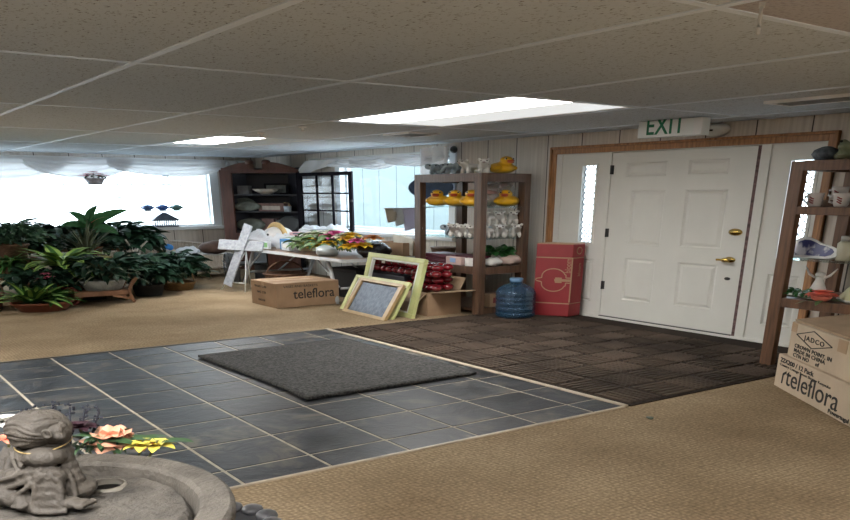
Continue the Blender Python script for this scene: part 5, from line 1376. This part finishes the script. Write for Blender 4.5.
# ------------------------------------------------------------------ right-hand display rack
QX0, QX1, QY1, QY0 = 7.07, 8.05, 4.44, 2.3
t = thing('display_rack', 'brown wooden display rack at the right with mugs and figurines', 'rack', (QX0, QY0, 0))
a, b = QX1 - QX0, QY1 - QY0
M_rackw = mat('brown_rack_wood', (0.13, .062, .03), .45, var=.4, scale=5, stretch=(5, 5, .6))
for (x, y) in ((0, b - .12), (a - .08, b - .12), (0, 0), (a - .08, 0)): MB().box(x, x + .08, y, y + .12, 0, 1.76).build('post', M_rackw, t, bevel=.004)
tp = MB(); tp.box(0.0, .08, .12, b - .12, 1.685, 1.765).box(a - .08, a, .12, b - .12, 1.685, 1.765).box(.08, a - .08, b - .1, b, 1.685, 1.765).box(.08, a - .08, 0, .1, 1.685, 1.765).box(.08, a - .08, .1, b - .1, 1.74, 1.755)
tp.build('top', M_rackw, t, bevel=.004)
MB().box(.0, .05, .12, b - .12, 1.335, 1.40).box(.05, a, .02, b - .02, 1.385, 1.40).build('shelf', M_rackw, t, bevel=.004)
MB().box(.02, a - .02, .02, b - .02, .955, .967).build('glass_shelf', M_shglass, t)
MB().box(.0, .06, .12, b - .12, .55, .63).box(.06, a, .02, b - .02, .60, .625).build('wood_shelf', M_rackw, t, bevel=.004)
# curios on top
o = MB().lathe([(.001, 0), (.08, 0), (.12, .05), (.10, .085), (.04, .11), (.001, .115)], n=24, wob=lambda t, z: .05 * sin(12 * t)); tag(o.build('carved_shell', mat('blue_stone', (.10, .12, .14), .5, var=.5, scale=26), None, (7.3, 4.27, 1.765)), 'round blue-grey carved shell on top of the right-hand rack', 'ornament')
t = thing('frog_ornament', 'mottled green frog ornament on top of the right-hand rack', 'ornament', (7.3, 4.0, 1.765))
f = MB(); f.ell((0, 0, .05), (.12, .16, .055)).ell((-.05, .03, .1), (.1, .11, .04)).ell((-.05, .1, .135), (.035, .035, .025)).ell((-.08, -.04, .135), (.035, .035, .025)).ell((.02, .15, .035), (.08, .05, .035)).ell((-.02, -.15, .03), (.1, .05, .03)).ell((-.13, .06, .02), (.06, .04, .02)).ell((-.13, -.08, .02), (.06, .04, .02))
f.build('body', mat('frog_green', (.12, .15, .07), .5, col2=(.30, .30, .20), scale=10), t, remesh=.014, smooth_it=2)
for (x, y) in ((-.085, .105), (-.115, -.045)): MB().ell((x, y, .142), (.015, .015, .011), 8, 6).build('eye', M_eye, t)
# mugs in two layers
M_mug = mat('white_mug', (0.66, .62, .60), .35)
M_mark = mat('red_mark', (.32, .05, .05), .5)
def make_mug(label, loc, rz, group):
    t = thing('mug', label, 'mug', loc, rz, group)
    MB().lathe([(.001, 0), (.05, 0), (.062, .02), (.068, .08), (.072, .11), (.064, .11), (.055, .03), (.001, .015)], n=20).build('cup', M_mug, t)
    MB().tube([(.0, .066, .088), (0, .1, .08), (0, .1, .04), (0, .06, .03)], .01, 6).build('mug_handle', M_mug, t)
    mk = MB()
    for z in (.035, .052, .07): mk.tube([(-.068 * cos(q), .068 * sin(q), z + .008 * sin(5 * q)) for q in (-.35, -.15, .05, .25)], .005, 4)
    mk.build('printed_mark', M_mark, t)
    return t
GM = 'white mugs with red marks on the right-hand rack'
names = ['leftmost', 'second', 'third', 'fourth', 'fifth']
mug = None
for lay in range(2):
    for k in range(4):
        y = 4.25 - .24 * k - .08 * lay; z = 1.40 + .0 * lay
        lab = '%s white mug with red marks in the %s row on the right-hand rack' % (names[k], ('front', 'back raised')[lay])
        loc = (7.22 + .24 * lay, y, 1.40 + .05 * lay)
        if mug is None: mug = make_mug(lab, loc, 0, GM)
        else: dup(mug, loc, .2 * k, lab)
MUGSTEP = MB().box(-.1, .1, -.5, .5, 0, .05); tag(MUGSTEP.build('riser', M_rackw, None, (7.46, 3.83, 1.40)), 'low wooden riser under the back row of mugs', 'riser')
t = thing('heart_plaque', 'blue and white glazed heart-like plaque standing on the glass shelf', 'plaque', (7.25, 4.2, .967))
H = [(-.2, 0), (.16, 0), (.22, .02), (.25, .055), (.22, .09), (.15, .115), (.07, .13), (.01, .155), (-.06, .178), (-.13, .18), (-.19, .155), (-.225, .10), (-.225, .04)]
Tpl = plane_T((0, 0, .002), (0, -1, 0), (.22, 0, 1))
MB().prism(H, -.02, .02, T=Tpl).build('plaque_body', mat('white_glaze', (.70, .71, .73), .25), t, bevel=.006)
H2 = [(x * .80 - .0, (y - .08) * .74 + .08) for x, y in H]
MB().prism(H2, .0195, .024, T=Tpl).build('painted_scene', mat('delft_blue', (.03, .04, .16), .3, col2=(.55, .57, .66), scale=9, contrast=(.48, .58)), t)
M_jar = mat('cream_jar', (.46, .44, .33), .4, var=.1)
for i, (y, h, lab) in enumerate(((3.93, .2, 'taller cream jar beside the heart plaque'), (3.76, .14, 'shorter cream jar at the frame edge beside the heart plaque'))):
    t = thing('jar', lab, 'jar', (7.3, y, .967), 0, 'cream jars on the right-hand rack')
    MB().lathe([(.001, 0), (.07, 0), (.075, .01), (.075, h * .7), (.05, h * .8), (.001, h * .8)], n=18).build('jar_body', M_jar, t)
    MB().lathe([(.05, h * .8), (.055, h * .8), (.055, h), (.001, h)], n=18).build('lid', mat('jar_lid', (.3, .3, .28), .4), t)
t = thing('angel_figurine', 'white angel figurine with raised wings on the wooden shelf', 'figurine', (7.3, 4.12, .63))
MB().lathe([(.001, 0), (.10, 0), (.10, .01), (.07, .08), (.04, .15), (.03, .18), (.022, .19), (.001, .195)], n=24, wob=lambda t, z: .08 * sin(7 * t) * max(0, 1 - z / .15)).build('gown', M_lamb, t)
MB().ell((0, 0, .205), (.045, .045, .025), 14, 10).build('head', M_lamb, t)
for s in (-1, 1):
    MB().tube([(0, s * -.03, .17), (-.01, s * -.10, .205), (-.0, s * -.15, .265)], [.008, .012, .005], 8).build('wing', M_lamb, t)
t = thing('flower_sprig', 'dark green leafy sprig left of the angel figurine', 'greenery', (7.2, 4.27, .628))
f = MB(); bush(f, (0, 0, .045), .1, .15, .035, 70, .1, .025, 0, None, 95); f.build('foliage', mat('silk_green', (.02, .10, .02), .45), t)
MB().tube([(0, -.12, .01), (0, .12, .012)], .008, 5).build('stem', M_stem, t)
t = thing('silk_flower', 'coral silk flower on the wooden shelf before the angel figurine', 'flower', (7.15, 3.99, .628))
M_coral = mat('coral_petal', (.85, .24, .17), .55, var=.15)
f = MB(); f.ell((0, 0, .04), (.09, .09, .045), 16, 10); blossom(f, (0, 0, .03), .16, 16, 3, .55, 0, 4, .8); f.build('petals', M_coral, t)
f = MB(); rosette(f, (0, -.02, .01), 8, .2, .03, .0, .3, .5, 0, None, 3); f.build('leaves', M_lfF, t)
t = thing('gift_cone', 'pale yellow folded cone at the frame edge on the wooden shelf', 'ornament', (7.4, 3.78, .628))
MB().lathe([(.001, 0), (.2, 0), (.2, .02), (.02, .2), (.001, .2)], n=4).build('cone', mat('pale_yellow', (.60, .56, .34), .6), t)
MB().lathe([(.2, 0), (.21, .0), (.21, .02), (.2, .02)], n=4).build('base_trim', M_lamb, t)

# boxes on the carpet at the right
M_card2 = mat('pale_cardboard', (0.53, .425, .31), .8, var=.10, scale=4)
ub = Vector((5.592 - 6.4, 2.73 - 3.85, 0)).normalized(); vb = Vector((-ub.y, ub.x, 0))
if vb.x < 0: vb = -vb
t = thing('cardboard_box', 'long lower cardboard box on the carpet at the right, lettered in black', 'box', (6.4, 3.85, 0))
Lb, Db, Hb = 1.62, .62, .27
MB().obox(ub * Lb / 2 + vb * Db / 2 + Vector((0, 0, Hb / 2)), ub * Lb / 2, vb * Db / 2, (0, 0, Hb / 2)).build('carton', M_card2, t, bevel=.008)
def onbox(a, z, off=.0025): return tuple(ub * a - vb * off + Vector((0, 0, z)))
text('lettering', 'teleflora', .205, M_ink, t, plane_T(onbox(.22, .055), tuple(ub), (0, 0, 1)), sx=1.36)
lf = MB(); lf.bar(onbox(.155, .05), onbox(.16, .13), .02, .003, up=tuple(-vb)); lf.bar(onbox(.16, .125), onbox(.215, .15), .02, .003, up=tuple(-vb)); lf.build('printed_leaf', M_ink, t)
text('lettering', '22X200 / 12 Pack', .05, M_ink, t, plane_T(onbox(.06, .215), tuple(ub), (0, 0, 1)), sx=1.75, bold=.001)
text('small_print', "Country Cottage Sweet Shoppe Keepsake", .028, M_ink, t, plane_T(onbox(.06, .185), tuple(ub), (0, 0, 1)), sx=1.95)
text('small_print', 'Powertugal in', .042, M_ink, t, plane_T(onbox(1.02, .02), tuple(ub), (0, 0, 1)), sx=1.7, bold=.001)
t = thing('cardboard_box', 'taped upper cardboard box with a lettered diamond, stacked at the right', 'box', tuple(Vector((6.4, 3.85, Hb)) + ub * .09 + vb * .03))
L2, D2, H2_ = 1.2, .56, .275
bx = MB()
bx.obox(ub * L2 / 2 + vb * D2 / 2 + Vector((0, 0, H2_ / 2)), ub * L2 / 2, vb * D2 / 2, (0, 0, H2_ / 2)); bx.build('carton', M_card2, t, bevel=.008)
fl = MB(); o_ = Vector((0, 0, H2_)); fl.obox(o_ + ub * L2 / 2 + vb * .24 + Vector((0, 0, .03)), ub * L2 / 2, vb * .22 + Vector((0, 0, .02)), Vector((0, 0, .006))); fl.build('flap', M_cardin, t)
MB().obox(ub * .06 - vb * .001 + Vector((0, 0, H2_ - .04)), ub * .05, vb * .002, (0, 0, .035)).build('tape_strip', M_tape, t)
MB().obox(ub * .9 - vb * .001 + Vector((0, 0, H2_ - .05)), ub * .07, vb * .002, (0, 0, .045)).build('tape_strip', M_tape, t)
def onb2(a, z, off=.0025): return tuple(ub * a - vb * off + Vector((0, 0, z)))
dm_ = MB(); Q = [(.12, .19), (.42, .255), (.75, .19), (.42, .125)]
for i in range(4): dm_.bar(onb2(*Q[i]), onb2(*Q[(i + 1) % 4]), .007, .003, up=tuple(-vb))
dm_.build('printed_diamond', M_ink, t)
text('lettering', 'JADCO', .05, M_ink, t, plane_T(onb2(.27, .17), tuple(ub), (0, 0, 1)), sx=1.9, bold=.0006, track=1.25)
for i, s_ in enumerate(('CROWN POINT, IN', 'MADE IN CHINA', 'CTN NO     of')):
    text('lettering', s_, .04, M_ink, t, plane_T(onb2(.12, .09 - .037 * i), tuple(ub), (0, 0, 1)), sx=1.75, bold=.0008, track=1.1)
# litter on the carpet
for (x, y, l) in ((4.62, 3.68, 'small green leaf scrap on the near carpet'),):
    f = MB(); leaf(f, (0, 0, .004), 1.0, .1, .09, .03, .2); tag(f.build('leaf_scrap', M_leafG, None, (x, y, .004), solid=.003), l, 'leaf')
# ------------------------------------------------------------------ foreground fountain
M_stone = mat('cast_stone', (0.044, .038, .031), .75, col2=(.112, .099, .083), scale=9, bump=.5, bscale=60, detail=7)
M_stone3 = mat('worn_stone', (0.033, .029, .025), .8, col2=(.098, .087, .073), scale=12, bump=.6, bscale=50, detail=9)
M_stone2 = mat('statue_stone', (0.036, .030, .024), .7, col2=(.076, .065, .053), scale=11, bump=.35, bscale=70, detail=6)
FX, FY = .246, 2.009
t = thing('stone_fountain', 'round cast-stone tabletop fountain basin in the near left foreground', 'fountain', (FX, FY, 0))
MB().lathe([(.40, .70), (.405, .74), (.413, .79)], n=96).lathe([(.413, .79), (.418, .797), (.425, .800)], n=96).lathe([(.425, .80), (.488, .803)], n=96).lathe([(.488, .803), (.497, .798), (.501, .788)], n=96).lathe([(.501, .788), (.499, .765), (.490, .74), (.47, .70), (.42, .62), (.33, .55), (.22, .51), (.16, .49), (.14, .47), (.001, .47)], n=96).lathe([(.40, .70), (.38, .68), (.30, .66), (.001, .64)], n=96).build('basin', M_stone, t)
ped = MB().lathe([(.13, .48), (.12, .42), (.10, .3), (.11, .2), (.16, .1), (.24, .06), (.26, .02), (.26, 0), (.001, 0)], n=48, wob=lambda a, z: .04 * sin(8 * a)); ped.build('pedestal', M_stone, t)
# raised inner disc with a drilled spout hole
ins = MB(); cx, cy = .27 - FX, 2.035 - FY
def disc(u, v):
    a = 2 * pi * u; R = .055 + (.378 - .055) * v
    x, y = R * cos(a), R * sin(a)
    hx, hy = .500 - .27, 2.213 - 2.035
    x += hx * (1 - v) ** 1.0; y += hy * (1 - v)
    z = .764 + .005 * noise.noise(Vector((x * 9, y * 9, 1))) + .004 * noise.noise(Vector((x * 26, y * 26, 2))) - .018 * max(0, v - .93) / .07
    return (cx + x, cy + y, z)
ins.grid(disc, 96, 26)
def wallr(u, v):
    a = 2 * pi * u; R = .378 - .014 * v; return (cx + R * cos(a), cy + R * sin(a), .746 - .08 * v)
ins.grid(wallr, 96, 4)
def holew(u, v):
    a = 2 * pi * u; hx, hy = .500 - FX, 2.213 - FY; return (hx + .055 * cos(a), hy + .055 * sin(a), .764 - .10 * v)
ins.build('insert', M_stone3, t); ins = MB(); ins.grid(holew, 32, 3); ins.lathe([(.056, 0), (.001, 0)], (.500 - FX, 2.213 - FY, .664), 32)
ins.build('spout_hole', mat('hole_shade_stone', (.016, .014, .012), .5), t)  # shade inside the hole painted as a darker stone colour
rg = MB(); rg.lathe([(.050, .770), (.050, .785), (.048, .788), (.055, .786), (.058, .776)], (.497 - FX, 2.212 - FY, -.016), 40); rg.build('spout_ring', mat('ring_stone', (.17, .155, .13), .6), t)
# ornate base corner below the rim
cb_ = MB()
for k in range(9):
    a = radians(-75 + 22 * k); cb_.ell((.50 * cos(a), .50 * sin(a), .60), (.06, .06, .035), 10, 7).ell((.55 * cos(a), .55 * sin(a), .57), (.03, .03, .03), 8, 6)
# cherub statue
SX, SY = .365, 2.179
u_, w_ = Vector((.81, -.586, 0)), Vector((.586, .81, 0))
Z0 = .768
def sp(u, w, z): return u_ * u + w_ * w + Vector((0, 0, z - Z0))
RM = Matrix((u_, w_, Vector((0, 0, 1)))).transposed()
t = thing('cherub_statue', 'weathered stone cherub in a draped robe seated on the fountain', 'statue', (SX, SY, Z0))
b = MB()
def el(u, w, z, ru, rw, rz_, tilt=0, n=20, m=14): b.ell(sp(u, w, z), (ru, rw, rz_), n, m, rot=RM @ Matrix.Rotation(tilt, 3, 'Y'))
def ridge(pts, r, sq=.8): b.tube([sp(*p) for p in pts], r, 8, sq=sq)
# neck, torso, seat
el(-.01, 0, .912, .04, .042, .024); el(-.02, .015, .886, .062, .055, .034); el(-.025, .015, .845, .072, .06, .05); el(-.05, .01, .805, .10, .07, .042); el(.02, .0, .80, .09, .07, .035)
el(-.055, -.01, .897, .036, .04, .02); el(.02, .0, .897, .046, .045, .02)
# face turned to the right, with brow, nose, cheek, lips, chin and ear
el(.03, 0, .955, .038, .055, .034); el(.052, -.004, .957, .018, .042, .022); el(.064, -.006, .950, .010, .014, .009); el(.054, -.034, .945, .015, .016, .012); el(.058, -.004, .937, .010, .022, .006); el(.052, -.004, .929, .012, .022, .008)
# puffed sleeve over the folded arm
el(.012, -.055, .898, .050, .036, .0245); el(-.03, -.042, .893, .022, .03, .019); el(.045, -.045, .897, .02, .028, .018)
# far forearm falling to the right
for p, r_ in (((.042, -.012, .898), .020), ((.052, -.012, .882), .018), ((.060, -.014, .864), .0165), ((.068, -.018, .846), .0155), ((.075, -.02, .83), .015)): el(*p, r_, .026, r_ * .85)
# raised knee under cloth
el(.034, -.07, .852, .034, .034, .024); el(.031, -.078, .832, .034, .03, .024); el(.029, -.083, .81, .036, .03, .026); el(.028, -.088, .79, .04, .03, .022)
for p, r_ in (((-.10, -.03, .832), .030), ((-.07, -.04, .84), .029), ((-.04, -.05, .848), .027), ((-.012, -.06, .854), .026), ((.012, -.066, .857), .025)): el(*p, r_ * 1.2, .034, r_ * .85)
# cloth falling left, pooling on the stone
el(-.10, -.05, .80, .06, .05, .03); el(-.05, -.07, .795, .05, .045, .024); el(-.02, -.085, .782, .05, .035, .014); el(.05, -.02, .815, .036, .045, .03); el(.062, -.0, .80, .036, .045, .022)
for pts, r_ in (
    (((.034, -.092, .868), (.004, -.097, .846), (-.004, -.104, .815), (-.004, -.108, .785)), .0095),
    (((.042, -.092, .868), (.06, -.092, .845), (.062, -.10, .812), (.058, -.108, .784)), .0095),
    (((-.115, -.066, .812), (-.066, -.082, .828), (-.018, -.092, .847), (.02, -.094, .866)), .008),
    (((-.12, -.08, .792), (-.07, -.094, .803), (-.03, -.10, .824), (-.004, -.098, .845)), .008),
    (((-.12, -.06, .832), (-.07, -.075, .85), (-.03, -.081, .864), (.02, -.09, .872)), .0075),
    (((.05, -.04, .872), (.07, -.05, .848), (.076, -.055, .82), (.078, -.06, .795)), .0075),
    (((.055, -.03, .868), (.078, -.03, .838), (.086, -.03, .81), (.09, -.03, .79)), .0075),
    (((-.075, -.035, .91), (-.068, -.05, .893), (-.056, -.062, .872), (-.05, -.066, .86)), .006),
    (((-.055, -.045, .912), (-.05, -.06, .895), (-.038, -.072, .874)), .0055),
    (((-.03, -.10, .776), (.0, -.118, .774), (.04, -.122, .774), (.075, -.112, .776)), .008),
    (((-.088, .02, .905), (-.1, .0, .875), (-.105, -.02, .85)), .012), (((-.112, .02, .90), (-.128, .0, .868), (-.13, -.02, .84)), .012), (((-.136, .02, .885), (-.15, .0, .855), (-.15, -.02, .83)), .011)):
    ridge(pts, r_)
# foot with toes, and the hand resting on the left
el(.078, -.09, .790, .026, .026, .014); el(.10, -.085, .787, .022, .026, .010)
for k in range(5): el(.121 - .004 * k, -.064 - .0115 * k, .785, .013, .0052, .0075)
el(-.036, -.104, .797, .019, .018, .013, .4)
for k in range(4): el(-.05 + .008 * k, -.125, .793 - .001 * k, .0044, .011, .0058)
el(-.02, -.116, .793, .005, .012, .005)
fig = b.build('figure', M_stone2, t, remesh=.0034, smooth_it=2, disp=(.0009, 60))
eb2 = MB(); eb2.lathe([(.005, -.003), (.011, 0), (.014, .003), (.011, .005), (.005, .002)], n=16)
eb2.v = [tuple(sp(.040 + v[0], -.066 - v[2], .960 + v[1] * .9)) for v in eb2.v]; eb2.build('ear', M_stone2, t)
hb_ = MB(); hb_.ell(sp(-.020, .002, .957), (.071, .074, .041), 90, 60, rot=RM); hb_.ell(sp(-.03, .0, .935), (.052, .066, .022), 60, 40, rot=RM); hb_.ell(sp(.005, .0, .966), (.052, .062, .035), 60, 40, rot=RM)
hair = hb_.build('hair', M_stone2, t, remesh=.0032, smooth_it=2)
for v in hair.data.vertices:
    c = v.co; uu = c.dot(u_); ww = c.dot(w_); zz = c.z + Z0
    ph = math.atan2(zz - .945, -ww * .6)
    q = 9 * ph + 1.6 * sin(38 * uu + 2 * ph) + 1.5 * noise.noise(Vector((uu * 18, ph * 1.2, 3)))
    v.co += v.normal * (.0044 * (abs(sin(q)) - .5) + .0014 * sin(3.1 * q + 30 * uu))
hair.data.update()
eb = MB(); eb.tube([sp(-.006 + .066 * cos(a), .078 * sin(a), .920 + .005 * sin(a) + .002 * cos(2 * a)) for a in [2 * pi * k / 32 for k in range(33)]], .0018, 6)
tag(eb.build('gold_cord', mat('gold_cord', (.30, .22, .09), .45), None, (SX, SY, Z0)), 'thin gold cord looped round the cherub statue\'s neck', 'cord')

# silk flowers standing behind the basin
t = thing('silk_bouquet', 'silk bouquet with a peach rose and yellow lilies behind the fountain', 'flowers', (.62, 2.62, 0))
M_peach = mat('peach_petal', (0.66, .26, .16), .55, col2=(.70, .41, .28), scale=8)
M_lily = mat('lemon_petal', (0.66, .56, .10), .5, var=.12)
M_plum = mat('plum_petal', (0.035, .01, .018), .6)
M_coral2 = mat('coral_petal_soft', (.80, .26, .17), .55)
bq = lambda x, y, z: (x - .62, y - 2.62, z)
MB().lathe([(.001, 0), (.09, 0), (.11, .5), (.12, .55), (.10, .55), (.001, .1)], n=24, ey=.5).build('vase', mat('dark_vase', (.05, .05, .055), .4), t).location = (.0, .02, 0)
def rose(c, R, m):
    b = MB(); b_r = random.Random(12)
    b.ell((c[0], c[1], c[2] + .004), (R * .4, R * .4, R * .16), 16, 10)
    for ring, (n, e, k) in enumerate(((8, -.05, 1.0), (8, .22, .95), (7, .55, .82), (6, .9, .62), (5, 1.15, .42), (4, 1.3, .26))):
        for i in range(n):
            leaf(b, c, 2 * pi * (i + .5 * (ring % 2)) / n, e, R * k * b_r.uniform(.85, 1.1), R * .42 * k + .008, .55 - .9 * e, 0, None, 7, .6, -.3, roll=b_r.uniform(-.25, .25))
    return b.build('rose', m, t)
rose(bq(.595, 2.46, .826), .098, M_peach)
b2 = MB(); blossom(b2, bq(.665, 2.37, .815), .05, 6, 2, .2, 0, 3); b2.build('flower', M_coral2, t)
for (x, y, z) in ((.655, 2.36, .812), (.69, 2.34, .81)):
    b3 = MB(); blossom(b3, bq(x, y, z), .062, 6, 2, .45, 0, int(x * 100), .75); b3.build('lily', M_lily, t)
b4 = MB(); blossom(b4, bq(.52, 2.52, .855), .06, 8, 3, .5, 0, 4); b4.build('flower', M_plum, t)
f = MB()
for (x, y, z, a, L) in ((.73, 2.34, .82, -.5, .07), (.70, 2.33, .825, -.2, .08), (.62, 2.42, .825, -.6, .13), (.56, 2.44, .83, -.9, .12), (.60, 2.44, .82, -.3, .14), (.66, 2.4, .82, .2, .1), (.54, 2.46, .84, 2.2, .08)):
    leaf(f, bq(x, y, z), a, .3, L, .028, .6)
bush(f, bq(.58, 2.47, .81), .1, .07, .035, 60, .06, .014, 0, None, 7)
f.build('foliage', mat('deep_silk_green', (.025, .06, .025), .5, col2=(.05, .11, .04), scale=6), t)
f = MB(); leaf(f, bq(.478, 2.44, .822), -.75, 1.1, .075, .034, .6, n=6, zs=.7); g = f.build('foliage', mat('sage_leaf', (.22, .28, .25), .5), t); g['label'] = 'single pale sage leaf'
f = MB(); r = random.Random(8)
for k in range(6):
    x, y = .43 + .022 * k, 2.60 - .014 * k; p = [bq(x + .0 * i + .012 * i * (k - 2) / 3, y, 0.80 + .03 * i * (1 - .06 * abs(k - 2))) for i in range(5)]
    f.tube(p, .003, 5)
    for q in p[1:]:
        for j in range(5): f.ell((q[0] + r.uniform(-.014, .014), q[1] + r.uniform(-.01, .01), q[2] + r.uniform(-.012, .014)), (.0045, .0045, .004), 6, 5)
f.build('sprig', mat('lavender_dark', (.018, .02, .032), .7), t)
s_ = MB()
for (x, y, z) in ((.60, 2.46, .84), (.66, 2.37, .83), (.52, 2.52, .86), (.69, 2.34, .83), (.47, 2.58, .82)): s_.tube([(0, .02, .5), bq(x, y, z)], .004, 5)
s_.build('stem', M_stem, t)
t = thing('silk_bouquet', 'white and coral silk flowers at the left edge behind the statue', 'flowers', (.34, 2.72, 0))
bq = lambda x, y, z: (x - .34, y - 2.72, z)
MB().lathe([(.001, 0), (.07, 0), (.09, .5), (.10, .55), (.08, .55), (.001, .1)], n=24).build('vase', mat('dark_vase', (.05, .05, .055), .4), t)
b = MB(); blossom(b, bq(.335, 2.6, .885), .07, 7, 3, .3, 0, 5); b.build('flower', M_lamb, t)
b = MB(); blossom(b, bq(.325, 2.52, .855), .045, 7, 2, .3, 0, 6); b.build('flower', M_coral2, t)
s_ = MB(); s_.tube([(0, 0, .5), bq(.335, 2.6, .885)], .004, 5).tube([(0, 0, .5), bq(.325, 2.52, .85)], .004, 5); s_.build('stem', M_stem, t)
# dark carved pot below the rim
t = thing('carved_urn', 'dark carved stone urn on the floor just beyond the fountain rim', 'urn', (.98, 2.72, 0))
M_urn = mat('dark_stone', (.06, .06, .065), .45, var=.4, scale=20)
MB().lathe([(.001, 0), (.14, 0), (.16, .05), (.11, .1), (.12, .16), (.2, .26), (.22, .34), (.2, .36), (.001, .30)], n=40, wob=lambda a, z: .06 * sin(10 * a)).build('urn_body', M_urn, t)
ro = MB()
for k in range(14):
    a = 2 * pi * k / 14; ro.ell((.2 * cos(a), .2 * sin(a), .36), (.045, .045, .022), 10, 6)
ro.build('carved_rim', M_urn, t)
